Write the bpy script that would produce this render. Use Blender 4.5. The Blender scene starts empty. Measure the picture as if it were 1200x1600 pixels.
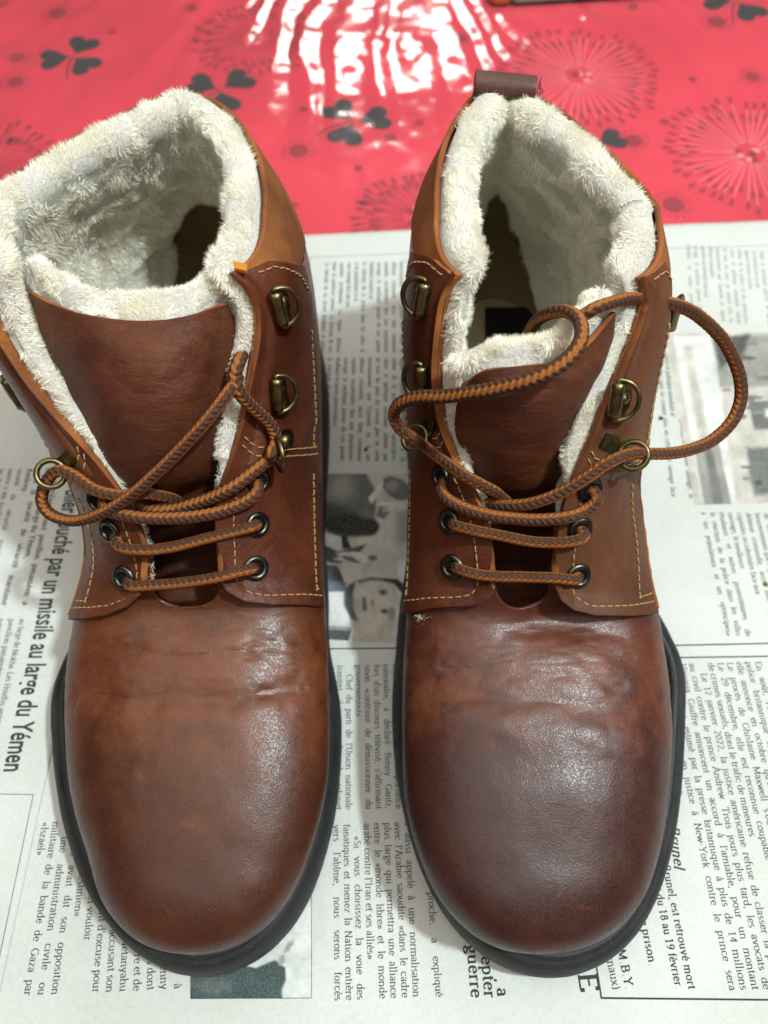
import bpy, bmesh, math, random, unicodedata
import numpy as np
from mathutils import Vector, Matrix
from mathutils.bvhtree import BVHTree
R = math.radians
rng = np.random.default_rng(7)
random.seed(7)
scene = bpy.context.scene

# ------------------------------------------------------------------ camera
CAM_H, CAM_PITCH, CAM_F = 0.31, 62.0, 1150.0      # metres, degrees down, focal length for a 1200 x 1600 frame
cam_data = bpy.data.cameras.new('camera')
cam = bpy.data.objects.new('camera', cam_data)
scene.collection.objects.link(cam)
cam.location = (0, 0, CAM_H)
cam.rotation_euler = (R(90 - CAM_PITCH), 0, 0)
cam_data.sensor_fit = 'VERTICAL'
cam_data.sensor_height = 36.0
cam_data.lens = 36.0 * CAM_F / 1600.0
cam_data.clip_start = 0.01
cam_data.clip_end = 50
cam_data.dof.use_dof = True
cam_data.dof.focus_distance = 0.235
cam_data.dof.aperture_fstop = 10.0
scene.camera = cam

# ------------------------------------------------------------------ world and lamps (a room at night, ceiling lamp overhead)
world = bpy.data.worlds.new("World")
scene.world = world
world.use_nodes = True
wn, wl = world.node_tree.nodes, world.node_tree.links
bg = wn['Background']
bg.inputs['Color'].default_value = (1.0, 0.88, 0.74, 1)
bg.inputs['Strength'].default_value = 0.09

def area_lamp(name, loc, target, sx, sy, power, colour, shape='RECTANGLE'):
    d = bpy.data.lights.new(name, 'AREA')
    d.shape = shape; d.size = sx
    if shape in ('RECTANGLE', 'ELLIPSE'): d.size_y = sy
    d.energy = power; d.color = colour
    o = bpy.data.objects.new(name, d)
    scene.collection.objects.link(o)
    o.location = loc
    o.rotation_euler = (Vector(target) - Vector(loc)).to_track_quat('-Z', 'Y').to_euler()
    return o
area_lamp('ceiling_lamp', (0.66, 0.02, 1.50), (0, 0.1, 0), 0.10, 0.10, 25.0, (0.87, 0.985, 1.0), 'DISK')
area_lamp('far_ceiling_lamp', (0.03, 2.70, 1.22), (0, 0.6, 0), 0.50, 0.24, 9.0, (1.0, 0.95, 0.86))
area_lamp('ceiling_bounce_fill', (0.1, 0.25, 1.75), (0.1, 0.25, 0), 2.6, 2.6, 42.0, (1.0, 0.935, 0.84))  # added fill lamp standing in for light bounced off the ceiling

scene.view_settings.view_transform = 'Standard'
scene.view_settings.look = 'None'
scene.view_settings.exposure = 0.07
scene.view_settings.gamma = 1
scene.cycles.max_bounces = 14
scene.cycles.diffuse_bounces = 12
scene.cycles.glossy_bounces = 4
scene.cycles.transmission_bounces = 8
scene.cycles.transparent_max_bounces = 12

# ------------------------------------------------------------------ from a photograph pixel to a point of the place
def ray(px, py):
    t = R(CAM_PITCH); a = (px - 600) / CAM_F; b = -(py - 800) / CAM_F
    return np.array([a, math.cos(t) + b * math.sin(t), -math.sin(t) + b * math.cos(t)])
def at(px, py, z=0.0):
    d = ray(px, py); k = (z - CAM_H) / d[2]
    return np.array([0, 0, CAM_H]) + k * d
def at_depth(px, py, k):
    return np.array([0, 0, CAM_H]) + k * ray(px, py)

# ------------------------------------------------------------------ object helpers
def link(o, parent=None):
    scene.collection.objects.link(o)
    if parent is not None: o.parent = parent
    return o
def origin_of(parent):
    p = np.zeros(3)
    while parent is not None:
        p += np.array(parent.location); parent = parent.parent
    return p
def mesh_obj(name, verts, faces, mats, parent=None, smooth=True, uv=None, mat_index=None):
    """verts in world coordinates; they are stored relative to the parent thing"""
    verts = np.asarray(verts, dtype=float).reshape(-1, 3) - origin_of(parent)
    me = bpy.data.meshes.new(name)
    me.from_pydata(verts.tolist(), [], faces if isinstance(faces, list) else faces.tolist())
    if not isinstance(mats, (list, tuple)): mats = [mats]
    for m in mats: me.materials.append(m)
    if smooth: me.polygons.foreach_set('use_smooth', [True] * len(me.polygons))
    if mat_index is not None: me.polygons.foreach_set('material_index', mat_index)
    if uv is not None:
        uv = np.asarray(uv, dtype=float)
        lay = me.uv_layers.new(name='uv')
        idx = np.zeros(len(me.loops), dtype=np.int32); me.loops.foreach_get('vertex_index', idx)
        lay.data.foreach_set('uv', uv[idx].ravel())
    me.update()
    return link(bpy.data.objects.new(name, me), parent)
def empty(name, loc):
    o = bpy.data.objects.new(name, None); o.location = loc; o.empty_display_size = 0.02
    return link(o)
def tag(o, label=None, cat=None, group=None, kind=None):
    for k, v in (('label', label), ('category', cat), ('group', group), ('kind', kind)):
        if v: o[k] = v
    return o
def grid_faces(nr, nc, base=0, flip=False, wrap=False):
    i, j = np.meshgrid(np.arange(nr - 1), np.arange(nc if wrap else nc - 1), indexing='ij')
    j2 = (j + 1) % nc
    a, b, c, d = i * nc + j, i * nc + j2, (i + 1) * nc + j2, (i + 1) * nc + j
    f = np.stack([a, d, c, b] if flip else [a, b, c, d], -1).reshape(-1, 4) + base
    return f.tolist()
def catmull(P, n=None, t=None, closed=False):
    """Catmull-Rom through the rows of P; n samples, or at parameter values t in index units"""
    P = np.asarray(P, dtype=float)
    if P.ndim == 1: P = P[:, None]; flat = True
    else: flat = False
    N = len(P)
    if t is None: t = np.linspace(0, N if closed else N - 1, n, endpoint=not closed)
    t = np.asarray(t, dtype=float)
    sh = t.shape; t = t.ravel()
    i = np.floor(t).astype(int)
    if not closed: i = np.clip(i, 0, N - 2)
    f = (t - i)[:, None]
    def g(k):
        if closed: return P[k % N]
        r = P[np.clip(k, 0, N - 1)].copy()
        lo = k < 0; hi = k > N - 1
        if lo.any(): r[lo] = 2 * P[0] - P[1]
        if hi.any(): r[hi] = 2 * P[-1] - P[-2]
        return r
    p0, p1, p2, p3 = g(i - 1), g(i), g(i + 1), g(i + 2)
    r = 0.5 * (2 * p1 + (p2 - p0) * f + (2 * p0 - 5 * p1 + 4 * p2 - p3) * f**2 + (3 * p1 - p0 - 3 * p2 + p3) * f**3)
    r = r.reshape(sh + (P.shape[1],))
    return r[..., 0] if flat else r
def resample(P, step):
    """even steps along a polyline"""
    P = np.asarray(P); d = np.r_[0, np.cumsum(np.linalg.norm(np.diff(P, axis=0), axis=1))]
    n = max(2, int(round(d[-1] / step)) + 1); s = np.linspace(0, d[-1], n)
    return np.stack([np.interp(s, d, P[:, k]) for k in range(P.shape[1])], 1)
def normals_of(P):
    """unit normals of a grid of points (rows x cols)"""
    du = np.gradient(P, axis=0); dv = np.gradient(P, axis=1)
    n = np.cross(du, dv); l = np.linalg.norm(n, axis=-1, keepdims=True); l[l < 1e-12] = 1
    return n / l
def vnoise(p, scale, seed=0, octaves=3):
    """cheap smooth value noise on points (n,3) -> about -1..1"""
    p = np.asarray(p, dtype=float) / scale + seed * 17.31
    out = np.zeros(p.shape[:-1]); amp = 1; tot = 0
    for o in range(octaves):
        q = np.floor(p).astype(np.int64); f = p - q; f = f * f * (3 - 2 * f); acc = 0
        for dx in (0, 1):
            for dy in (0, 1):
                for dz in (0, 1):
                    h = (q[..., 0] + dx) * 374761393 + (q[..., 1] + dy) * 668265263 + (q[..., 2] + dz) * 2147483647 + seed * 1013
                    h = (h ^ (h >> 13)) * 1274126177; h = (h ^ (h >> 16)) & 0xffff
                    w = (f[..., 0] if dx else 1 - f[..., 0]) * (f[..., 1] if dy else 1 - f[..., 1]) * (f[..., 2] if dz else 1 - f[..., 2])
                    acc = acc + w * (h / 32767.5 - 1)
        out += amp * acc; tot += amp; amp *= 0.5; p = p * 2.03
    return out / tot

# tube along a path, elliptical section, uv = (metres along, 0..1 around)
def tube_data(path, rad, n=12, flat=1.0, up=(0, 0, 1), closed=False, base=0, caps=True, rads=None):
    P = np.asarray(path, dtype=float); m = len(P)
    if closed: T = np.roll(P, -1, 0) - np.roll(P, 1, 0)
    else: T = np.gradient(P, axis=0)
    T /= np.linalg.norm(T, axis=1)[:, None] + 1e-12
    N = np.zeros_like(P); u = np.array(up, float)
    n0 = u - T[0] * u.dot(T[0]); 
    if np.linalg.norm(n0) < 1e-3: n0 = np.array([1.0, 0, 0]) - T[0] * T[0][0]
    N[0] = n0 / np.linalg.norm(n0)
    for i in range(1, m):
        v = N[i-1] - T[i] * N[i-1].dot(T[i]); l = np.linalg.norm(v); N[i] = v / l if l > 1e-6 else N[i-1]
    B = np.cross(T, N)
    a = np.arange(n) * 2 * math.pi / n
    rr = np.full(m, rad) if rads is None else np.asarray(rads)
    V = P[:, None] + rr[:, None, None] * (np.cos(a)[None, :, None] * B[:, None] + flat * np.sin(a)[None, :, None] * N[:, None])
    V = V.reshape(-1, 3)
    F = grid_faces(m, n, base, wrap=True)
    if closed:
        F += [[(m-1)*n + j + base, (m-1)*n + (j+1) % n + base, (j+1) % n + base, j + base] for j in range(n)]
    elif caps:
        F += [[base + j for j in range(n)][::-1], [base + (m-1)*n + j for j in range(n)]]
    s = np.r_[0, np.cumsum(np.linalg.norm(np.diff(P, axis=0), axis=1))]
    uv = np.stack([np.repeat(s, n), np.tile(np.arange(n) / n, m)], 1)
    return V, F, uv
class MB:
    """collects pieces into one mesh"""
    def __init__(s): s.v = []; s.f = []; s.n = 0; s.mi = []
    def add(s, V, F, mi=0):
        V = np.asarray(V).reshape(-1, 3)
        s.f += [[i + s.n for i in f] for f in F]; s.v.append(V); s.n += len(V); s.mi += [mi] * len(F)
    def tube(s, path, rad, n=8, mi=0, **k):
        V, F, uv = tube_data(path, rad, n, **k); s.add(V, F, mi)
    def build(s, name, mats, parent=None, smooth=True):
        return mesh_obj(name, np.concatenate(s.v), s.f, mats, parent, smooth, mat_index=s.mi)
def solidify(o, th, offset=-1, rim_mat=None, bevel=None):
    m = o.modifiers.new('thickness', 'SOLIDIFY'); m.thickness = th; m.offset = offset; m.use_even_offset = False
    if rim_mat is not None: m.material_offset_rim = rim_mat
    if bevel:
        b = o.modifiers.new('round', 'BEVEL'); b.width = bevel; b.segments = 2; b.limit_method = 'ANGLE'; b.angle_limit = R(50)
    return o
def bake(o):
    """apply the modifiers, keeping the object"""
    dg = bpy.context.evaluated_depsgraph_get(); dg.update()
    me = bpy.data.meshes.new_from_object(o.evaluated_get(dg)); old = o.data; o.modifiers.clear(); o.data = me
    me.name = old.name; bpy.data.meshes.remove(old)
    return o

# ------------------------------------------------------------------ materials
def mat(name, rough=0.5, colour=(0.5, 0.5, 0.5), metal=0, spec=0.40):
    m = bpy.data.materials.new(name); m.use_nodes = True
    b = m.node_tree.nodes['Principled BSDF']
    b.inputs['Base Color'].default_value = (*colour, 1); b.inputs['Roughness'].default_value = rough
    b.inputs['Metallic'].default_value = metal; b.inputs['Specular IOR Level'].default_value = spec
    return m
class NT:
    def __init__(s, m): s.m = m; s.t = m.node_tree; s.b = s.t.nodes['Principled BSDF']
    def n(s, kind, **k):
        x = s.t.nodes.new(kind)
        for a, v in k.items():
            if a.startswith('i_'): x.inputs[a[2:].replace('_', ' ')].default_value = v
            else: setattr(x, a, v)
        return x
    def l(s, a, b): s.t.links.new(a, b)
    def coords(s, kind='Object', scale=(1, 1, 1), rot=(0, 0, 0)):
        c = s.n('ShaderNodeTexCoord'); mp = s.n('ShaderNodeMapping'); mp.inputs['Scale'].default_value = scale
        mp.inputs['Rotation'].default_value = rot
        s.l(c.outputs[kind], mp.inputs[0]); return mp.outputs[0]
    def noise(s, vec, scale, detail=4, rough=0.55, dist=0):
        x = s.n('ShaderNodeTexNoise'); x.inputs['Scale'].default_value = scale; x.inputs['Detail'].default_value = detail
        x.inputs['Roughness'].default_value = rough; x.inputs['Distortion'].default_value = dist
        s.l(vec, x.inputs['Vector']); return x.outputs['Fac']
    def voro(s, vec, scale, feature='F1', rand=1):
        x = s.n('ShaderNodeTexVoronoi', feature=feature); x.inputs['Scale'].default_value = scale
        x.inputs['Randomness'].default_value = rand
        s.l(vec, x.inputs['Vector']); return x.outputs['Distance']
    def ramp(s, fac, stops):
        x = s.n('ShaderNodeValToRGB'); e = x.color_ramp.elements
        while len(e) < len(stops): e.new(0.5)
        for i, (p, c) in enumerate(stops):
            e[i].position = p; e[i].color = (*c, 1) if len(c) == 3 else c
        s.l(fac, x.inputs[0]); return x.outputs[0]
    def grey(s, fac, a, b, x0=0.0, x1=1.0):
        x = s.n('ShaderNodeMapRange'); x.inputs[1].default_value = x0; x.inputs[2].default_value = x1
        x.inputs[3].default_value = a; x.inputs[4].default_value = b; s.l(fac, x.inputs[0]); return x.outputs[0]
    def math(s, op, a, b=0.0, c=None):
        x = s.n('ShaderNodeMath', operation=op)
        for i, v in enumerate((a, b) if c is None else (a, b, c)):
            if isinstance(v, (int, float)): x.inputs[i].default_value = v
            else: s.l(v, x.inputs[i])
        return x.outputs[0]
    def mix(s, fac, a, b, mode='MIX'):
        x = s.n('ShaderNodeMix', data_type='RGBA', blend_type=mode)
        for i, v in ((0, fac), (6, a), (7, b)):
            if isinstance(v, (int, float)): x.inputs[i].default_value = v
            elif isinstance(v, tuple): x.inputs[i].default_value = (*v, 1)
            else: s.l(v, x.inputs[i])
        return x.outputs[2]
    def bump(s, h, strength, dist, prev=None):
        x = s.n('ShaderNodeBump'); x.inputs['Strength'].default_value = strength; x.inputs['Distance'].default_value = dist
        s.l(h, x.inputs['Height'])
        if prev is not None: s.l(prev, x.inputs['Normal'])
        return x.outputs[0]
    def base(s, c): s.l(c, s.b.inputs['Base Color'])
    def rough(s, c): s.l(c, s.b.inputs['Roughness'])
    def normal(s, c): s.l(c, s.b.inputs['Normal'])

def scuffs(t, c, v, spots, col):
    """rubbed places: each spot is (x, y, z) in the boot's own space with a length, a width and a turn"""
    for (x, y, z, lx, ly, rot) in spots:
        mp = t.n('ShaderNodeMapping', vector_type='TEXTURE'); mp.inputs['Location'].default_value = (x, y, z); mp.inputs['Rotation'].default_value = (0, 0, rot)
        mp.inputs['Scale'].default_value = (lx, ly, 0.02); t.l(v, mp.inputs[0])
        ln = t.n('ShaderNodeVectorMath', operation='LENGTH'); t.l(mp.outputs[0], ln.inputs[0])
        f = t.math('MULTIPLY', t.grey(ln.outputs['Value'], 1, 0, 0.2, 1.0), t.grey(t.noise(v, 1100, 4, 0.7), 0, 1, 0.42, 0.62))
        c = t.mix(t.math('MULTIPLY', f, 0.38), c, col)
    return c
SPOTS = {}
def leather(name, base, dark, light, toe=None, toe_y=None, grain=1.0, rough=(0.35, 0.48), worn=None, fold=0.0, spec=0.36):
    """pull-up leather: blotchy waxed brown with a fine pebble; the toe is burnished darker"""
    m = mat(name); t = NT(m); v = t.coords()
    base, dark, light = [tuple(x * 0.72 for x in q) for q in (base, dark, light)]
    big = t.noise(v, 22, 4, 0.6, 0.4); mid = t.noise(v, 85, 5, 0.65); fine = t.noise(v, 900, 3, 0.7)
    c = t.ramp(big, [(0.36, dark), (0.5, base), (0.64, light)])
    c2 = t.ramp(mid, [(0.32, dark), (0.53, base), (0.72, light)])
    c = t.mix(0.42, c, c2)
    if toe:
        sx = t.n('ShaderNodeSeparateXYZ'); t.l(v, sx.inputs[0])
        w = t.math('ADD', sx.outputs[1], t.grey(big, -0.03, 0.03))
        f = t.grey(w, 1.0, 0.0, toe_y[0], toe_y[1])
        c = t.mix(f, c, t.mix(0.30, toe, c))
    if worn:      # hide flexed and rubbed paler across the bend of the foot
        sx2 = t.n('ShaderNodeSeparateXYZ'); t.l(v, sx2.inputs[0]); yy = t.math('ADD', sx2.outputs[1], t.grey(mid, -0.016, 0.016))
        f = t.math('MULTIPLY', t.grey(yy, 0, 1, worn[1] - .018, worn[1] + .006), t.grey(yy, 1, 0, worn[2] - .004, worn[2] + .016))
        c = t.mix(t.math('MULTIPLY', f, t.grey(mid, 0.10, 0.70, 0.35, 0.65)), c, worn[0])
    c = t.mix(t.grey(fine, 0.0, 0.28, 0.35, 0.75), c, tuple(x * 0.55 for x in dark))
    st = t.coords(scale=(1, 0.28, 1), rot=(0, 0, 0.5)); sc_ = t.noise(st, 420, 2, 0.6)
    c = t.mix(t.grey(sc_, 0, 0.16, 0.66, 0.76), c, tuple(min(1, x * 1.7) for x in light))
    if name in SPOTS: c = scuffs(t, c, v, SPOTS[name], tuple(min(1, x * 1.9) for x in light))
    pore = t.voro(v, 520); c = t.mix(t.grey(pore, 0.35, 0.0, 0.06, 0.20), c, tuple(x * 0.4 for x in dark))
    t.base(c)
    dust = t.noise(v, 1500, 2, 0.5)
    rg = t.grey(mid, rough[0], rough[1], 0.3, 0.7)
    t.rough(t.math('ADD', rg, t.grey(dust, -0.08, 0.08, 0.4, 0.6)))
    peb = t.voro(v, 1100 / grain, 'DISTANCE_TO_EDGE'); n1 = t.bump(peb, 0.17, 0.0004)
    n2 = t.bump(t.noise(v, 420, 4, 0.55), 0.10, 0.0006, n1)
    n3 = t.bump(t.noise(v, 60, 3, 0.5), 0.20, 0.0020, n2)
    if fold: n3 = t.bump(t.noise(t.coords(scale=(1, 3.2, 3.2)), 170, 5, 0.7, 0.6), fold, 0.0018, n3)
    t.normal(n3)
    t.b.inputs['Specular IOR Level'].default_value = spec
    return m
M = {}
SPOTS['brown_leather_vamp'] = [(-0.006, -0.0935, 0.055, .004, .0018, 2.2), (0.012, -0.108, 0.05, .008, .0016, -.3)]
SPOTS['red_brown_leather_vamp'] = [(0.006, -0.131, 0.045, .009, .0013, -.1), (0.038, -0.100, 0.05, .007, .0011, .8), (0.0, -0.127, .05, .004, .0012, .9)]
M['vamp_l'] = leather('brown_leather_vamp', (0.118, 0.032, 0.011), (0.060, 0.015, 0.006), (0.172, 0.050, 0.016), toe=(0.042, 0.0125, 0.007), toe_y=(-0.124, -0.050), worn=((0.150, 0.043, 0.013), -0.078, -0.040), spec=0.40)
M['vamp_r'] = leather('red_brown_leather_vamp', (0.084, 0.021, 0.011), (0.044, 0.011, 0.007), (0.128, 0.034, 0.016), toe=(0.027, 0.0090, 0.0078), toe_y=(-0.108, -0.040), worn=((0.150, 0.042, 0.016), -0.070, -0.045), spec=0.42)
M['quarter'] = leather('russet_leather', (0.118, 0.029, 0.013), (0.060, 0.014, 0.008), (0.170, 0.047, 0.018))
M['facing_tan'] = leather('tan_brown_leather', (0.140, 0.047, 0.016), (0.078, 0.024, 0.009), (0.195, 0.072, 0.024), rough=(0.5, 0.68))
M['facing'] = leather('facing_leather', (0.120, 0.030, 0.013), (0.062, 0.015, 0.008), (0.175, 0.049, 0.018), fold=0.25, spec=0.3)
M['tongue'] = leather('tongue_leather', (0.128, 0.034, 0.013), (0.055, 0.014, 0.006), (0.205, 0.064, 0.021), rough=(0.45, 0.60), fold=0.45, spec=0.26)
M['suede'] = leather('tan_suede', (0.29, 0.098, 0.021), (0.17, 0.050, 0.011), (0.39, 0.145, 0.035), rough=(0.72, 0.9))
M['edge'] = leather('raw_leather_edge', (0.32, 0.100, 0.020), (0.15, 0.042, 0.010), (0.48, 0.170, 0.040), rough=(0.75, 0.95))
M['tab'] = leather('pull_tab_leather', (0.115, 0.046, 0.030), (0.075, 0.028, 0.018), (0.15, 0.062, 0.04), rough=(0.5, 0.65))
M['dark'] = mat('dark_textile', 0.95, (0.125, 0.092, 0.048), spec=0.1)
M['hole_shade'] = mat('eyelet_hole_shade', 0.95, (0.008, 0.006, 0.005), spec=0.1)  # black disc colour painted in for the shade inside the eyelets; no hole is cut
def fleece_mat(name, col):
    m = mat(name, 0.9, col, spec=0.15); t = NT(m); v = t.coords()
    t.base(t.ramp(t.noise(v, 60, 4), [(0.3, tuple(x * y for x, y in zip(col, (0.97, 0.95, 0.90)))), (0.62, col)]))
    tl = t.n('ShaderNodeBsdfTranslucent'); tl.inputs[0].default_value = (*col, 1); mx = t.n('ShaderNodeMixShader'); mx.inputs[0].default_value = 0.38
    out = t.t.nodes['Material Output']; t.l(t.b.outputs[0], mx.inputs[1]); t.l(tl.outputs[0], mx.inputs[2]); t.l(mx.outputs[0], out.inputs[0])
    return m
M['fleece'] = fleece_mat('sheepskin_pile', (0.995, 0.982, 0.90))
M['felt'] = fleece_mat('insole_felt', (0.46, 0.40, 0.25))
M['wool'] = mat('sheepskin_backing', 0.95, (0.99, 0.965, 0.88), spec=0.03); _t = NT(M['wool'])
_t.normal(_t.bump(_t.noise(_t.coords(scale=(1, 1, .5)), 900, 5, 0.75, 1.5), 1.0, 0.002))
def rubber():
    m = mat('black_rubber', 0.6, (0.02, 0.02, 0.022)); t = NT(m); v = t.coords()
    sp = t.noise(v, 1400, 2, 0.5); big = t.noise(v, 70, 4, 0.6)
    c = t.mix(t.grey(sp, 0, 1, 0.69, 0.78), t.ramp(big, [(0.3, (0.010, 0.011, 0.012)), (0.7, (0.024, 0.025, 0.026))]), (0.20, 0.19, 0.17))
    t.base(c); t.b.inputs['Specular IOR Level'].default_value = 0.35; t.rough(t.grey(big, 0.48, 0.70, 0.3, 0.7))
    t.normal(t.bump(t.noise(v, 500, 4, 0.6), 0.35, 0.0006)); return m
M['rubber'] = rubber()
def brass(name, c0, c1, rough=(0.28, 0.5)):
    m = mat(name, 0.35, c0, metal=1); t = NT(m); v = t.coords()
    n = t.noise(v, 300, 4, 0.6); t.base(t.ramp(n, [(0.35, c0), (0.7, c1)])); t.rough(t.grey(n, rough[0], rough[1])); return m
M['brass'] = brass('antique_brass', (0.105, 0.088, 0.036), (0.21, 0.18, 0.085))
M['gunmetal'] = brass('dark_eyelet_metal', (0.055, 0.06, 0.055), (0.12, 0.125, 0.11), (0.25, 0.42))
def thread():
    m = mat('pale_thread', 0.8, (0.36, 0.23, 0.095), spec=0.2); return m
M['thread'] = thread()
def lace_mat():
    m = mat('braided_lace', 0.75, spec=0.25); t = NT(m)
    uv = t.n('ShaderNodeUVMap', uv_map='uv'); sx = t.n('ShaderNodeSeparateXYZ'); t.l(uv.outputs[0], sx.inputs[0])
    u = t.math('MULTIPLY', sx.outputs[0], 1 / 0.0021)        # one braid crossing every 2.1 mm
    a = t.math('MULTIPLY', sx.outputs[1], 6.0)               # plait columns round the cord
    tri = t.math('PINGPONG', a, 1.0)
    w = t.math('ADD', u, t.math('MULTIPLY', tri, 0.62))
    fr = t.math('FRACT', w)
    # orange columns (every other plait column), scalloped by the crossings
    col = t.math('PINGPONG', t.math('ADD', a, 0.5), 1.0)
    sc = t.math('MULTIPLY', t.math('SINE', t.math('MULTIPLY', w, 2 * math.pi)), 0.11)
    f = t.grey(t.math('ADD', col, sc), 0, 1, 0.36, 0.46)
    v = t.coords(); nz = t.noise(v, 1600, 3, 0.6)
    orange = t.ramp(nz, [(0.3, (0.18, 0.057, 0.011)), (0.7, (0.34, 0.118, 0.024))])
    dark = t.ramp(nz, [(0.3, (0.040, 0.016, 0.008)), (0.7, (0.088, 0.036, 0.018))])
    gap = t.grey(t.math('PINGPONG', fr, 0.5), 0.55, 1.0, 0.0, 0.12)
    c = t.mix(f, orange, dark)
    t.base(t.mix(1.0, c, gap, 'MULTIPLY') if False else c)
    h = t.math('ADD', t.math('PINGPONG', fr, 0.5), t.math('MULTIPLY', nz, 0.25))
    t.normal(t.bump(h, 0.7, 0.0012)); return m
M['lace'] = lace_mat()
# ------------------------------------------------------------------ the last: one smooth surface S(u, th) per boot
# u runs from the toe tip back through the instep and up the shaft; th runs from the top/front centre (0) down either side
# (negative = left) to the bottom/heel centre (+-1).
def stations(toe_c, toe_l, toe_r, y0, ry, table):
    """toe stations on a quarter ellipse, then the table rows (Fy,Fz,By,Bz,xl,xr,xf,sm,nt,nb[,xb,nb of the left side])"""
    rows = []
    for ph in (0, 14, 30, 48, 68):
        s, c = math.sin(R(ph)), math.cos(R(ph)); y = y0 + ry * (1 - c)
        w = s ** 0.86
        zt = 0.034 + (0.0535 - 0.034) * (s ** 0.75)
        rows.append((y, zt, y + 0.0005, 0.034 - 0.011 * s ** 0.4, toe_c + (toe_l - toe_c) * w, toe_c + (toe_r - toe_c) * w, toe_c, 0.70, 2.5, 3.0, toe_c, 3.0))
    rows += [r if len(r) == 12 else r + ((r[4] + r[5]) / 2, r[9]) for r in table]
    return np.array(rows, dtype=float)
STR = stations(0.0500, 0.0107, 0.0955, -0.0128, 0.047, [
    # Fy     Fz     By     Bz     xl      xr      xf     sm    nt   nb
    (0.034, 0.0560, 0.034, 0.022, 0.0092, 0.0975, 0.052, 0.68, 2.45, 3.2),
    (0.055, 0.0585, 0.055, 0.022, 0.0086, 0.1025, 0.053, 0.66, 2.4, 3.2),
    (0.074, 0.0605, 0.080, 0.022, 0.0092, 0.1045, 0.054, 0.64, 2.4, 3.2),
    (0.089, 0.0655, 0.110, 0.022, 0.0108, 0.1040, 0.054, 0.62, 2.4, 3.0),
    (0.101, 0.0760, 0.150, 0.022, 0.0120, 0.1005, 0.053, 0.58, 2.35, 2.8),
    (0.114, 0.0910, 0.200, 0.022, 0.0125, 0.0970, 0.053, 0.54, 2.4, 2.6),
    (0.127, 0.1060, 0.255, 0.023, 0.0125, 0.0970, 0.053, 0.47, 2.7, 2.4),
    (0.139, 0.1200, 0.286, 0.045, 0.0115, 0.0970, 0.052, 0.43, 3.0, 2.2),
    (0.150, 0.1325, 0.284, 0.085, 0.0110, 0.0945, 0.052, 0.40, 3.2, 1.8, 0.050, 2.0),
    (0.158, 0.1420, 0.271, 0.120, 0.0125, 0.0910, 0.051, 0.38, 3.3, 1.42, 0.048, 1.95),
    (0.162, 0.1480, 0.264, 0.145, 0.0185, 0.0860, 0.050, 0.34, 3.4, 1.25, 0.0455, 1.9)])
STL = stations(-0.0610, -0.1015, -0.0255, -0.0128, 0.044, [
    (0.034, 0.0560, 0.034, 0.022, -0.1080, -0.0228, -0.062, 0.68, 2.45, 3.2),
    (0.055, 0.0590, 0.055, 0.022, -0.1140, -0.0222, -0.064, 0.66, 2.4, 3.2),
    (0.074, 0.0620, 0.080, 0.022, -0.1175, -0.0232, -0.066, 0.64, 2.4, 3.2),
    (0.089, 0.0670, 0.110, 0.022, -0.1165, -0.0250, -0.068, 0.62, 2.4, 3.0),
    (0.101, 0.0770, 0.150, 0.022, -0.1120, -0.0265, -0.070, 0.58, 2.35, 2.8),
    (0.114, 0.0910, 0.200, 0.022, -0.1120, -0.0275, -0.074, 0.54, 2.5, 2.6),
    (0.127, 0.1060, 0.255, 0.023, -0.1180, -0.0285, -0.077, 0.45, 2.9, 2.4),
    (0.139, 0.1200, 0.286, 0.045, -0.1265, -0.0295, -0.080, 0.42, 3.2, 2.2),
    (0.150, 0.1325, 0.280, 0.085, -0.1325, -0.0295, -0.082, 0.38, 3.3, 2.0, -0.079, 1.8),
    (0.158, 0.1420, 0.266, 0.120, -0.1320, -0.0325, -0.082, 0.36, 3.4, 1.95, -0.077, 1.4),
    (0.162, 0.1480, 0.257, 0.146, -0.1300, -0.0400, -0.083, 0.34, 3.4, 1.9, -0.074, 1.22)])
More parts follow.
